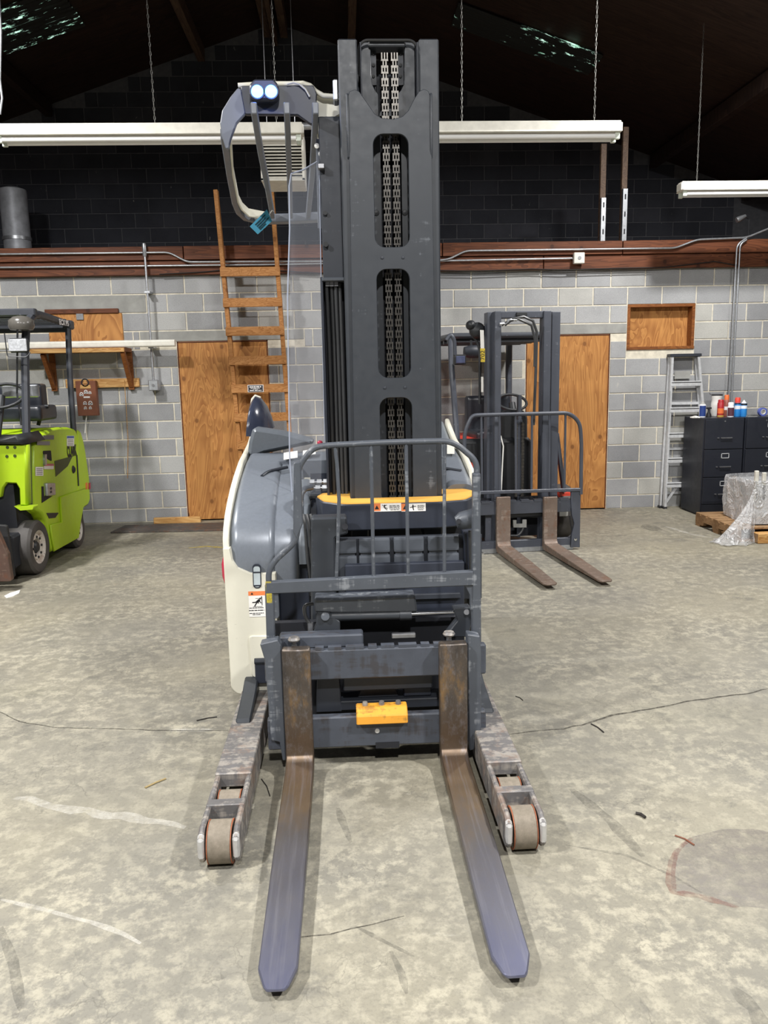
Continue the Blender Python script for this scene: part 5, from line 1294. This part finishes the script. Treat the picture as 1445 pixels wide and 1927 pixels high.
for a_, b_ in ((935, 960), (1022, 1048)):
    l0, l1 = D(a_, 1040).x, D(b_, 1040).x; zt = D(a_, 936).z
    top = [(-1.25, .048, .036), (-1.22, .05, .055), (-.6, .07, .064), (-.03, .085, .064), (-.005, .12, .064), (0, zt, .064)]
    bot = [(-1.25, .035), (-1.22, .032), (-.6, .025), (.01, .02), (.04, .05), (.045, zt)]
    cx = (l0+l1)/2
    MB().loft([[(cx-h, y, z), (cx+h, y, z), (cx+h, by, bz), (cx-h, by, bz)] for (y, z, h), (by, bz) in zip(top, bot)]).build('fork', M_RUSTFORK, DF, bevel=.004, smooth=35)
b0, b1 = D(905, 946, .06), D(1085, 962, .06); lo0, lo1 = D(900, 1020, .06), D(1085, 1036, .06)
MB().box((-.52, .055, b1.z), (.53, .10, b0.z)).build('upper_bar', M_DMAST, DF, bevel=.004)
m = MB()
for k in range(8): m.box((-.48+k*.125, .05, b0.z-.012), (-.40+k*.125, .09, b0.z+.012))
m.build('bar_teeth', M_DMAST, DF)
MB().box((-.52, .055, lo1.z), (.53, .10, lo0.z)).build('lower_bar', M_DMAST, DF, bevel=.004)
MB().box((-.52, .05, lo1.z+.02), (.53, .056, lo1.z+.06)).build('lower_strip', M_GALV, DF)
for x0 in (-.30, .25): MB().box((x0, .11, .06), (x0+.06, .14, b0.z)).build('side_bar', M_DMAST, DF, bevel=.004)
MB().cyl(D(940, 968, .12), D(1018, 965, .12), .035, 14).build('shift_cylinder', M_BLACK_PLASTIC, DF, smooth=50)
MB().cyl(D(912, 965, .12), D(932, 965, .12), .015, 10).build('shift_rod', M_CHROME, DF)
plate_y('yoke', [[(D(x, y, .14).x, D(x, y, .14).z) for x, y in ((966, 979), (972, 979), (972, 986), (984, 986), (984, 978), (991, 978), (991, 993), (966, 993))]], .14, .03, M_LINTEL, DF, bev=.003)
for pts in (((960, 1008), (975, 1008), (982, 1000), (985, 993)), ((960, 973), (985, 971), (1012, 972)), ((1050, 1012), (1065, 1015), (1078, 1005), (1072, 970))):
    MB().tube(rpath([D(x, y, .13) for x, y in pts], .04), .011, 6).build('hose', M_HOSE, DF, smooth=50)
MB().box((-.50, .30, .10), (.45, .34, b0.z)).build('front_bulkhead', M_DARK, DF)
sp = dpx([(1075, 922), (1093, 920), (1091, 1030), (1074, 1030), (1076, 1005), (1081, 985), (1076, 968)], .03)
plate_y('side_plate', [sp], .03, .03, M_DMAST, DF, bev=.003)
for x, y in ((1083, 1015), (908, 1042)): p = D(x, y, .02); MB().lathe([(0, -.01), (.014, -.008), (.016, 0)], (p.x, .028, p.z), 'Y', 10).build('bolt', M_CHROME, DF)
plate_y('side_plate', [dpx([(876, 925), (890, 925), (892, 1035), (880, 1035)], .03)], .03, .03, M_DMAST, DF, bev=.003)
fr = rpath([D(873, 930, .03), D(874, 812, .03), D(888, 782, .03), D(905, 781, .03), D(1072, 777, .03), D(1091, 795, .03), D(1094, 830, .03), D(1093, 930, .03)], .09, 6)
MB().tube(fr, .018, 8).build('backrest_frame', M_DMAST, DF, smooth=50)
MB().bar(D(873, 928, .03), D(1094, 921, .03), .03, .03).build('backrest_rail', M_DMAST, DF, bevel=.004)
for xt, xb in ((905.7, 907), (940, 941), (970, 971), (1001, 1000), (1034, 1033), (1064, 1062)):
    MB().cyl(D(xt, 780, .03), D(xb, 925, .03), .011, 8).build('backrest_bar', M_DMAST, DF, smooth=50)
# mast
zt = D(930, 586, .22).z
for a_, b_, ly, dz in ((917, 930, .30, 0), (931, 943, .20, .0), (1022, 1036, .20, 0), (1037, 1053, .30, 0)):
    x0, x1 = D(a_, 700, ly).x, D(b_, 700, ly).x
    MB().box((x0, ly, .06), (x1, ly+.12, zt+dz)).build('mast_rail', M_DMAST, DF, bevel=.005)
xa, xb = D(943, 700, .2).x, D(1022, 700, .2).x
MB().box((xa, .22, zt-.06), (xb, .32, zt)).build('mast_head', M_DMAST, DF, bevel=.005)
MB().box((xa+.14, .19, zt-.045), (xb-.16, .23, zt-.012)).build('head_clamp', M_BLACK_PLASTIC, DF, bevel=.004)
MB().box((D(975, 700, .26).x, .24, .1), (D(981, 700, .26).x, .30, zt-.75)).build('lift_post', M_DMAST, DF, bevel=.004)
MB().cyl(D(977, 790, .25), D(977, 930, .25), .028, 12).build('lift_cylinder', M_DMAST, DF, smooth=50)
z0_, z1_ = D(972, 935, .2).z, D(972, 800, .2).z
for xx in (971, 983):
    m = MB(); zz = z0_; c = D(xx, 860, .2).x
    while zz < z1_: m.box((c-.012, .19, zz), (c+.012, .21, zz+.024)); m.box((c-.006, .193, zz+.02), (c+.006, .207, zz+.034)); zz += .03
    m.build('lift_chain', M_LINK, DF)['kind'] = 'stuff'
for pts in (((950, 612), (965, 600), (985, 596), (1003, 604), (1010, 625), (1008, 700), (1004, 800)), ((944, 612), (956, 605), (975, 600), (1000, 612), (1007, 640), (1006, 690))):
    MB().tube([D(x, y, .17) for x, y in pts], .013, 6).build('hose', M_HOSE, DF, smooth=50)
MB().tube(rpath([D(940, 610, .17), D(953, 609, .17), D(958, 602, .17), D(972, 602, .17)], .03), .014, 6).build('pipe', M_GALV, DF, smooth=50)
MB().tube([D(942, 820, .2), D(947, 840, .2), D(945, 880, .2), D(943, 925, .2)], .006, 6).build('cable', M_WHITE_PLASTIC, DF)
yt_ = dpx([(908, 655), (917, 655), (917, 681), (909, 681)], .19); plate_y('number_tag', [yt_], .27, .004, plain('yellow_tag', '#e0c43c', .5, var=.08), DF)
_n = text_mesh('tag_number', '702', .06); _cx = sum(p[0] for p in yt_)/4; _cz = sum(p[1] for p in yt_)/4
for v in _n.vertices: v.co = (_cx+v.co.y*-.9, .268-v.co.z, _cz+v.co.x)
new_obj('tag_number', _n, M_INK_BLACK, DF)
plate_y('mast_sticker', [dpx([(908, 620), (915, 620), (916, 655), (909, 655)], .19)], .275, .003, M_DECAL, DF)
plate_y('mast_sticker', [dpx([(910, 709), (914, 709), (914, 738), (910, 738)], .19)], .275, .003, M_DECAL, DF)
# body, guard, seat
MB().box((-.50, .62, .22), (.30, 2.05, .98)).build('body', M_REDP, DF, bevel=.05, seg=3, smooth=40)
MB().box((-.46, .55, .25), (.30, .70, 1.02)).build('dash_panel', M_BLACK_PLASTIC, DF, bevel=.04)
plate_y('fender', [dpx([(1048, 925), (1072, 926), (1075, 938), (1050, 939)], .45)], .42, .30, M_REDP, DF, bev=.01)
plate_y('fender', [dpx([(1042, 850), (1050, 880), (1048, 900), (1041, 905)], .45)], .45, .05, M_REDP, DF)
plate_y('fender', [dpx([(878, 868), (892, 872), (892, 897), (884, 899)], .35)], .38, .10, M_REDP, DF)
MB().bar(D(1047, 815, .40), D(1061, 926, .40), .035, .05).build('tilt_cylinder', M_DMAST, DF, bevel=.004)
for sx in (D(1066, 985, .42).x, D(880, 985, .42).x):
    MB().lathe([(.10, -.09), (.25, -.09), (.27, -.06), (.27, .06), (.25, .09), (.10, .09)], (sx, .62, .27), 'X', 32).build('tyre', M_TYRE2, DF, smooth=35)
MB().box((D(1053, 965, .3).x, .31, .27), (D(1070, 965, .3).x, .33, .42)).build('wheel_guard', M_LINTEL, DF, bevel=.004)
rz_ = D(930, 632, 1.0).z
lx0, lx1 = D(848, 700, .95).x, D(972, 700, 1.7).x
MB().tube(rpath([(lx0+.02, .75, .95), (lx0, .92, rz_-.25), (lx0+.02, 1.02, rz_-.02), (lx0+.06, 1.15, rz_)], .1), .03, 8).build('guard_post', M_DMAST, DF, smooth=40)
MB().tube(rpath([(.42, .75, .95), (.42, .92, rz_-.25), (.42, 1.02, rz_-.02), (.38, 1.15, rz_)], .1), .03, 8).build('guard_post', M_DMAST, DF, smooth=40) if False else None
for x in (lx0+.05, lx1): MB().box((x-.03, 1.95, .95), (x+.03, 2.03, rz_)).build('guard_post', M_DMAST, DF, bevel=.01)
MB().box((lx0+.02, 1.02, rz_-.02), (lx1+.12, 2.06, rz_+.035)).build('guard_roof', M_ROPS, DF, bevel=.02)
for k in range(5): y = 1.1+k*.19; MB().box((lx0+.05, y, rz_-.06), (lx1+.10, y+.05, rz_-.02)).build('roof_bar', M_ROPS, DF, bevel=.005)
sw = D(966, 757, .9)
MB().tube([(sw.x+.15*math.cos(a), .95+.11*math.sin(a), sw.z+.075*math.sin(a)) for a in (k*math.pi/12 for k in range(24))], .014, 8, closed=True).build('steering_wheel', M_BLACK_PLASTIC, DF, smooth=60)
MB().tube([(sw.x, .95, sw.z-.01), (sw.x, .80, sw.z-.3)], [.035, .05], 10).build('steering_column', M_BLACK_PLASTIC, DF, smooth=60)
hd_ = dpx([(942, 835), (944, 780), (955, 772), (985, 772), (992, 785), (992, 835)], .62); plate_y('dash_hood', [fillet(hd_, .03)], .60, .15, M_BLACK_PLASTIC, DF, bev=.02)
MB().box((D(895, 760, 1.5).x-.08, 1.55, .95), (D(965, 760, 1.5).x, 1.70, D(900, 745, 1.5).z)).build('seat_back', M_SEAT, DF, bevel=.05, seg=3, smooth=50)
MB().box((D(895, 760, 1.5).x-.08, 1.15, .92), (D(965, 760, 1.5).x, 1.60, 1.05)).build('seat_cushion', M_SEAT, DF, bevel=.04, seg=3, smooth=50)
# lamps and mirrors on the left
for (x, y), s_, nm in (((898, 622), .075, 'work_lamp'), ((886, 612), .045, 'work_lamp')):
    c = D(x, y, .42); MB().lathe([(0, -.06), (s_*.6, -.05), (s_, -.01), (s_*.95, .03), (s_*.4, .07), (0, .075)], (c.x, .42, c.z), 'Y', 18).build(nm, M_BLACK_PLASTIC, DF, smooth=50)
MB().tube(rpath([D(888, 630, .45), D(898, 642, .45), D(903, 660, .45), D(903, 760, .45)], .04), .014, 6).build('lamp_bracket', M_BLACK_PLASTIC, DF, smooth=50)
MB().tube(rpath([D(840, 640, .8), D(848, 628, .8), D(855, 640, .8), D(856, 668, .8)], .04), .02, 8).build('lamp_bracket', M_DMAST, DF, smooth=50)
c = D(865, 677, .8); MB().box((c.x-.06, .77, c.z-.05), (c.x+.06, .85, c.z+.05)).build('head_lamp', M_BLACK_PLASTIC, DF, bevel=.02, seg=2)
MB().box((c.x-.045, .762, c.z-.035), (c.x+.045, .772, c.z+.035)).build('lamp_lens', plain('dark_lens', '#5d6482', .15, .3), DF, bevel=.008)
c = D(888, 662, 1.0); MB().lathe([(0, -.09), (.05, -.08), (.065, -.02), (.065, .06), (.03, .10), (0, .10)], (c.x, 1.0, c.z), 'X', 14).build('mirror', M_DGREY, DF, smooth=50)
MB().cyl(D(886, 640, 1.0), D(887, 655, 1.0), .012, 6).build('mirror_arm', M_BLACK_PLASTIC, DF)
# ================================================================== right corner: stepladder, cabinets, cans, pallets
SL = empty('stepladder', (3.9, 9.0, 0)); tag(SL, 'folded aluminium stepladder leaning against the block wall beside the cabinets', 'stepladder')
fl0, fl1 = at(1264, 671, Y=9.11), at(1250, 962, Y=9.10); fr0, fr1 = at(1313, 671, Y=9.11), at(1338, 955, Y=9.10)
fl1.z = 0; fr1.z = 0
bl0, bl1 = at(1259, 672, Y=9.165), at(1242, 958, Y=9.165); br0, br1 = at(1308, 672, Y=9.165), at(1330, 952, Y=9.165)
bl1.z = 0; br1.z = 0
for p, q, nm in ((fl0, fl1, 'front_rail'), (fr0, fr1, 'front_rail')):
    MB().bar(p, q, .03, .06, up=(0, 1, 0)).build(nm, M_ALU, SL, bevel=.003)
for p, q in ((bl0, bl1), (br0, br1)): MB().bar(p, q, .022, .035, up=(0, 1, 0)).build('rear_rail', M_ALU, SL, bevel=.003)
MB().box((fl0.x-.03, 9.07, fl0.z-.005), (fr0.x+.03, 9.185, fl0.z+.03)).build('top_cap', M_DGREY, SL, bevel=.005)
for t in (.165, .335, .50, .665, .83):
    a_, b_ = fl0.lerp(fl1, t), fr0.lerp(fr1, t)
    MB().box((a_.x, a_.y-.036, a_.z-.012), (b_.x, a_.y+.03, a_.z+.012)).build('step', M_ALU, SL, bevel=.003)
    MB().box((a_.x, a_.y-.036, a_.z-.045), (b_.x, a_.y-.030, a_.z)).build('step_lip', M_ALU, SL)
for t in (.3, .6, .9):
    a_, b_ = bl0.lerp(bl1, t), br0.lerp(br1, t); MB().bar(a_, b_, .015, .03).build('rear_brace', M_ALU, SL)
MB().bar(fl0.lerp(fl1, .97), fl0.lerp(fl1, .86)+Vector((.13, 0, 0)), .006, .03).build('step_strut', M_ALU, SL)
MB().bar(fl0.lerp(fl1, .22)+Vector((-.012, -.02, 0)), fl0.lerp(fl1, .42)+Vector((-.005, -.02, 0)), .006, .022, up=(0, 1, 0)).build('spreader', M_GALV, SL)
for q in (fl1, fr1, bl1, br1): MB().box((q.x-.022, q.y-.03, 0), (q.x+.022, q.y+.03, .03)).build('foot', M_BLACK_PLASTIC, SL, bevel=.004)
lp = (fl0.lerp(fl1, .11)); MB().box((lp.x+.06, 9.145, lp.z-.06), (lp.x+.25, 9.15, lp.z+.03)).build('warning_plate', M_LINTEL, SL)

M_CABINET = worn('black_enamel', '#22252e', '#3c404c', rough=.42, amount=.8, var=.15)
CYF = 8.52
def cabinet(x0, x1, label, first):
    r = empty('filing_cabinet', ((x0+x1)/2, 8.83, 0)); tag(r, label, 'filing cabinet', 'black filing cabinets')
    zt = 1.105
    MB().box((x0, CYF+.02, .02), (x1, 9.05, zt)).build('case', M_CABINET, r, bevel=.004)
    MB().box((x0+.01, CYF+.03, 0), (x1-.01, 9.03, .02)).build('plinth', M_DARK, r)
    edges = [zt-.01, at(1390, 845, Y=CYF).z, at(1390, 897.5, Y=CYF).z, at(1390, 948, Y=CYF).z]
    for k in range(3):
        z1, z0 = edges[k]-.004, edges[k+1]+.004
        d = MB().box((x0+.012, CYF, z0), (x1-.012, CYF+.022, z1)).build('drawer', M_CABINET, r, bevel=.004)
        xc = (x0+x1)/2+(.02 if first else .06); h = z1-z0
        if not (first and k == 0):
            zc = z0+h*.78; m = MB()
            for lo, hi in (((xc-.045, zc-.028), (xc+.045, zc-.021)), ((xc-.045, zc+.021), (xc+.045, zc+.028)), ((xc-.045, zc-.028), (xc-.038, zc+.028)), ((xc+.038, zc-.028), (xc+.045, zc+.028))):
                m.box((lo[0], CYF-.006, lo[1]), (hi[0], CYF+.002, hi[1]))
            m.build('label_holder', M_ALU, d, bevel=.001)
        zc = z0+h*.38
        m = MB(); m.box((xc-.065, CYF-.022, zc-.007), (xc+.065, CYF-.014, zc+.007)); m.box((xc-.06, CYF-.016, zc-.005), (xc-.05, CYF+.002, zc+.005)); m.box((xc+.05, CYF-.016, zc-.005), (xc+.06, CYF+.002, zc+.005))
        m.build('handle', M_STEEL, d, bevel=.002)
        MB().box((xc-.10, CYF-.012, zc-.006), (xc-.08, CYF+.002, zc+.006)).build('thumb_latch', M_STEEL, d, bevel=.002)
    MB().box((x0+.012, CYF+.004, .03), (x1-.012, CYF+.022, edges[3])).build('kick_panel', M_CABINET, r, bevel=.003)
    MB().cyl(((x0+x1)/2, CYF-.003, zt-.035), ((x0+x1)/2, CYF+.004, zt-.035), .009, 10).build('lock', M_STEEL, r)
cabinet(3.985, 4.445, 'black filing cabinet with spray cans on top, nearest the stepladder', True)
cabinet(4.458, 4.918, 'black filing cabinet cut by the right edge of the picture', False)

CT = 1.105
M_WCAN = plain('white_can', '#eceef2', .35, var=.04); M_BLUEP = plain('blue_can', '#2f86cf', .35, var=.05); M_NAVYP = plain('navy_print', '#27407f', .4, var=.05)
M_REDC = plain('red_can', '#a8262d', .35, var=.08); M_REDCAP = plain('red_cap', '#e2493a', .4, var=.05); M_ORCAP = plain('orange_cap', '#e0713a', .4, var=.05); M_BRONZE = plain('bronze_can', '#9a5c50', .4, var=.12)
def can(px0, px1, ytop, Y, label, body, cap, cap_h, cone=False, bands=(), name='spray_can', cat='spray can', group='spray cans on the filing cabinet'):
    a, b = at(px0, 786, Y=Y), at(px1, 786, Y=Y); r = (b.x-a.x)/2; cx = (a.x+b.x)/2; H = at((px0+px1)/2, ytop, Y=Y).z-CT
    o = empty(name, (cx, Y, CT)); tag(o, label, cat, group)
    hb = H-cap_h
    MB().lathe([(0, 0), (r*.94, 0), (r, .006), (r, hb-.012), (r*.86, hb), (0, hb)], (cx, Y, CT), 'Z', 20).build('can_body', body, o, smooth=40)
    if cone: MB().lathe([(r*.8, hb), (r*.55, hb+cap_h*.4), (r*.25, hb+cap_h*.8), (r*.2, hb+cap_h), (0, hb+cap_h)], (cx, Y, CT), 'Z', 16).build('nozzle', cap, o, smooth=40)
    else: MB().lathe([(r*.84, hb-.002), (r*.84, hb+cap_h*.75), (r*.7, hb+cap_h), (0, hb+cap_h)], (cx, Y, CT), 'Z', 18).build('cap', cap, o, smooth=40)
    for z0, z1, mt in bands:
        MB().lathe([(r*1.005, hb*z0), (r*1.012, hb*z0), (r*1.012, hb*z1), (r*1.005, hb*z1)], (cx, Y, CT), 'Z', 20, a0=math.pi*1.05, a1=math.pi*1.75).build('label_print', mt, o)
    return o
can(1315, 1327, 755, 8.74, 'white spray can with navy label and bare nozzle, nearest the stepladder', M_WCAN, M_LINTEL, .035, True, [(.1, .9, M_NAVYP)])
can(1349, 1361, 752, 8.72, 'red spray can with red cap on the filing cabinet', M_REDC, M_REDC, .03, False, [(.25, .6, M_ORCAP), (.02, .14, plain('gold_print', '#b99a4a', .4))])
can(1360.5, 1370.5, 743, 8.78, 'bronze spray can with orange cap on the filing cabinet', M_BRONZE, M_ORCAP, .055, False, [(.4, .6, M_WCAN)])
can(1368, 1380, 757, 8.70, 'white capped can with dark printed label on the filing cabinet', M_WCAN, M_WCAN, .045, False, [(.1, .88, plain('plum_print', '#5a3440', .45))])
can(1380.5, 1392, 748, 8.74, 'blue spray can with red cap on the filing cabinet', M_BLUEP, M_REDCAP, .06, False, [(.55, .8, M_WCAN), (.9, .99, M_INK_BLACK)])
can(1392.5, 1404, 753, 8.72, 'blue spray can with white cone nozzle on the filing cabinet', M_BLUEP, M_WCAN, .035, True, [(.6, .82, M_WCAN), (.86, .99, M_INK_BLACK)])
o = empty('jug', (at(1347, 786, Y=8.95).x, 8.95, CT)); tag(o, 'white plastic jug with dark lid behind the red can', 'jug')
cx = at(1347, 786, Y=8.95).x
MB().lathe([(0, 0), (.058, 0), (.062, .01), (.062, .15), (.055, .19), (.06, .21), (.06, .235), (0, .235)], (cx, 8.95, CT), 'Z', 20).build('jug_body', M_WHITE_PLASTIC, o, smooth=40)
MB().lathe([(.056, .235), (.062, .236), (.062, .25), (0, .252)], (cx, 8.95, CT), 'Z', 20).build('lid', M_BLACK_PLASTIC, o, smooth=40)
MB().tube([(cx-.06, 8.95, CT+.24), (cx-.085, 8.95, CT+.255), (cx-.09, 8.95, CT+.275)], .004, 5).build('wire_handle', M_STEEL, o)
o = empty('trigger_sprayer', (at(1333, 786, Y=8.80).x, 8.80, CT)); tag(o, 'small black pump nozzle lying on the cabinet beside the white spray can', 'nozzle')
cx = at(1333, 786, Y=8.80).x
MB().lathe([(0, 0), (.03, 0), (.03, .02), (.014, .06), (.014, .09), (0, .09)], (cx, 8.80, CT), 'Z', 12).build('collar', M_BLACK_PLASTIC, o, smooth=40)
MB().box((cx-.035, 8.79, CT+.09), (cx+.03, 8.81, CT+.11)).build('head', M_BLACK_PLASTIC, o, bevel=.004)
rg = at(1305, 786, Y=8.70)
m = bmesh.new(); bmesh.ops.create_icosphere(m, subdivisions=3, radius=1)
for v in m.verts:
    n_ = math.sin(v.co.x*7+v.co.y*5)*.18+math.sin(v.co.y*9+v.co.x*3)*.12; v.co *= 1+n_
    v.co = (rg.x+v.co.x*.045, 8.66+v.co.y*.05, CT+max(0, (v.co.z+.4))*.016)
me = bpy.data.meshes.new('rag'); m.to_mesh(me); m.free(); finish(me, 60)
tag(new_obj('rag', me, M_WHITE_PLASTIC), 'crumpled white rag on the cabinet corner beside the stepladder', 'rag')
tr = at(1434, 779, Y=8.75)
o = empty('tape_roll', (tr.x, 8.75, CT)); tag(o, 'blue tape roll standing on the second filing cabinet', 'tape roll')
R_ = .048
MB().lathe([(R_*.62, -.022), (R_, -.022), (R_, .022), (R_*.62, .022), (R_*.62, -.022)], (tr.x, 8.75, CT+R_), 'Y', 28).build('tape', plain('blue_tape', '#5a68b4', .3, var=.1), o, smooth=40)
MB().lathe([(R_*.56, -.022), (R_*.62, -.022), (R_*.62, .022), (R_*.56, .022), (R_*.56, -.022)], (tr.x, 8.75, CT+R_), 'Y', 28).build('core', M_WHITE_PLASTIC, o, smooth=40)
o = empty('paper_pad', (at(1408, 785, Y=8.7).x, 8.72, CT)); tag(o, 'thin grey pad lying on the second filing cabinet', 'pad')
cx = at(1412, 785, Y=8.7).x
MB().box((cx-.06, 8.64, CT), (cx+.05, 8.80, CT+.008)).build('sheets', M_LINTEL, o); MB().box((cx-.06, 8.64, CT+.008), (cx+.05, 8.66, CT+.012)).build('binding', M_DGREY, o)

# pallet with a wrapped load
PL = empty('pallet', (4.3, 7.52, 0)); tag(PL, 'weathered wooden pallet on the floor before the filing cabinets', 'pallet')
px0, px1, py0, py1 = 3.72, 4.92, 7.16, 8.06
for x in (px0, (px0+px1)/2-.02, px1-.04):
    st_ = [(py0, .02), (py0, .12), (py1, .12), (py1, .02), (py1-.17, .02), (py1-.19, .06), (py1-.38, .06), (py1-.40, .02), (py0+.40, .02), (py0+.38, .06), (py0+.19, .06), (py0+.17, .02)]
    MB().prism(st_, 'X', x, x+.04).build('stringer', M_PALLET, PL)
for k in range(7):
    y = py0+k*(py1-py0-.10)/6; MB().box((px0, y, .12), (px1, y+.095+.01*(k % 2), .139)).build('deck_board', M_PALLET, PL, bevel=.002)
for y in (py0, (py0+py1)/2-.05, py1-.1): MB().box((px0, y, 0), (px1, y+.095, .02)).build('bottom_board', M_PALLET, PL, bevel=.002)
WL = empty('wrapped_load', (4.5, 7.5, .14)); tag(WL, 'bundle wrapped in crinkled clear plastic film on the pallet', 'bundle')
_t = NT('plastic_film'); cr = _t.noise(5, 5, .7, vec=_t.co(scale=(1, 1, .5)), dist=1.0)
r1 = _t.ramp(_t.noise(5, 3, .55, vec=_t.co(scale=(1, 1, .35)), dist=1.6), [(.455, (0, 0, 0)), (.50, (1, 1, 1)), (.545, (0, 0, 0))])
r2 = _t.ramp(_t.noise(8, 3, .55, vec=_t.co(scale=(1, 1, .7), loc=(3, 1, 2)), dist=1.2), [(.46, (0, 0, 0)), (.50, (.8, .8, .8)), (.54, (0, 0, 0))])
rid = _t.math('MAXIMUM', r1, r2)
_t.set(color=S('#f4f5f7'), rough=.12, spec=1.0, coat=1.0, alpha=_t.math('ADD', _t.math('MULTIPLY', rid, .40), _t.math('MULTIPLY', cr, .75), clamp=True)).bump(_t.math('ADD', _t.math('MULTIPLY', rid, .4), cr), .8, .05)
M_FILM = _t.m
bx0, bx1, by0, by1, bz0, bz1 = 3.90, 4.80, 7.24, 7.86, .14, .58
random.seed(5)
def crumple(lo, hi, amt, name, mat, parent, n=12):
    bm = bmesh.new(); bmesh.ops.create_cube(bm, size=1.0); bmesh.ops.subdivide_edges(bm, edges=bm.edges[:], cuts=n, use_grid_fill=True)
    for v in bm.verts:
        c = v.co.copy(); r = 1-.06*max(0, abs(c.x)*2+abs(c.y)*2+abs(c.z)*2-2.2); c *= r
        p = Vector((lo[0]+(c.x+.5)*(hi[0]-lo[0]), lo[1]+(c.y+.5)*(hi[1]-lo[1]), lo[2]+(c.z+.5)*(hi[2]-lo[2])))
        k = math.sin(p.x*23+p.z*17)*.5+math.sin(p.y*31-p.z*19+p.x*9)*.5
        p += Vector((random.uniform(-1, 1)*amt*.5+k*amt, random.uniform(-1, 1)*amt*.5+k*amt, 0 if p.z < lo[2]+.01 else random.uniform(-1, 1)*amt*.5))
        v.co = p
    me = bpy.data.meshes.new(name); bm.to_mesh(me); bm.free(); finish(me, 70)
    return new_obj(name, me, mat, parent)
for lo, hi, nm, mt in (((bx0+.03, by0+.03, bz0), (bx0+.45, by1-.03, bz1-.04), 'carton', plain('pale_carton', '#cfd1d4', .5, var=.1)), ((bx0+.46, by0+.05, bz0), (bx1-.03, by1-.03, bz1-.14), 'carton', plain('grey_carton', '#8f9296', .5, var=.15)), ((bx0+.48, by0+.08, bz1-.138), (bx1-.06, by1-.06, bz1-.03), 'carton', plain('white_carton', '#e3e4e6', .5, var=.08))):
    MB().box(lo, hi).build(nm, mt, WL, bevel=.01)
crumple((bx0, by0, bz0+.002), (bx1, by1, bz1), .007, 'film', M_FILM, WL)
# loose skirt of film spilling off the near corner onto the floor
vs = []; fs = []; n_, m_ = 30, 14; CC = Vector((bx0+.015, by0+.015, 0))
for i in range(n_+1):
    u = i/n_; a = math.radians(150+105*u)
    for j in range(m_+1):
        v = j/m_; zz = max(.003, .50*(1-v*1.08)); side = math.sin(math.pi*u)
        rr = .012+(.12+.34*side)*v**1.5+.022*math.sin(u*31+2*v)*v
        vs.append((CC.x+rr*math.cos(a), CC.y+rr*math.sin(a), zz if zz > .01 else .003+.010*abs(math.sin(u*40+v*9))))
for i in range(n_):
    for j in range(m_): a_ = i*(m_+1)+j; fs.append((a_, a_+1, a_+m_+2, a_+m_+1))
MB().add(vs, fs).build('film_skirt', M_FILM, WL, smooth=70)
for x, y, dz in ((3.925, 7.27, .15), (4.0, 7.27, .13)):
    MB().box((x, y, bz1-.2), (x+.035, y+.03, bz1+dz-.06)).build('corner_post', M_WHITE_ENAMEL, WL, bevel=.004)
BX = empty('timber_block', (4.1, 7.02, 0)); tag(BX, 'sawn timber block end lying under the wrapped bundle by the right edge', 'timber')
a_ = at(1412, 1018, Z=0); a_.y = min(a_.y, 7.155)
ob = MB().box((a_.x, a_.y-.10, 0), (a_.x+.9, a_.y-.001, .10)).build('beam', M_PALE_WOOD, BX, bevel=.008)
MB().box((a_.x-.0008, a_.y-.092, .008), (a_.x, a_.y-.009, .092)).build('end_grain', M_PALLET, BX)


# ================================================================== tidy the object tree: thing > part > sub-part
bpy.context.view_layer.update()
def reparent(o, p):
    w = o.matrix_world.copy(); o.parent = p
    o.matrix_parent_inverse = p.matrix_world.inverted(); o.matrix_basis = w
def depth(o):
    d = 0
    while o.parent is not None: o = o.parent; d += 1
    return d
for g in [o for o in bpy.data.objects if o.type == 'EMPTY' and o.parent is not None]:     # a grouping empty becomes its largest piece
    kids = [c for c in g.children if c.type == 'MESH']
    def vol(c):
        bb = [Vector(q) for q in c.bound_box]; return (max(q.x for q in bb)-min(q.x for q in bb))*(max(q.z for q in bb)-min(q.z for q in bb))
    k = max(kids, key=vol); top_ = g.parent; nm = g.name.split('.')[0]
    for c in list(g.children):
        if c is not k: reparent(c, k)
    reparent(k, top_); bpy.data.objects.remove(g); k.name = nm
bpy.context.view_layer.update()
for o in [o for o in bpy.data.objects if depth(o) > 2]:
    while depth(o) > 2: reparent(o, o.parent.parent)
for o in bpy.data.objects:
    if '_w' in o.keys(): del o['_w']
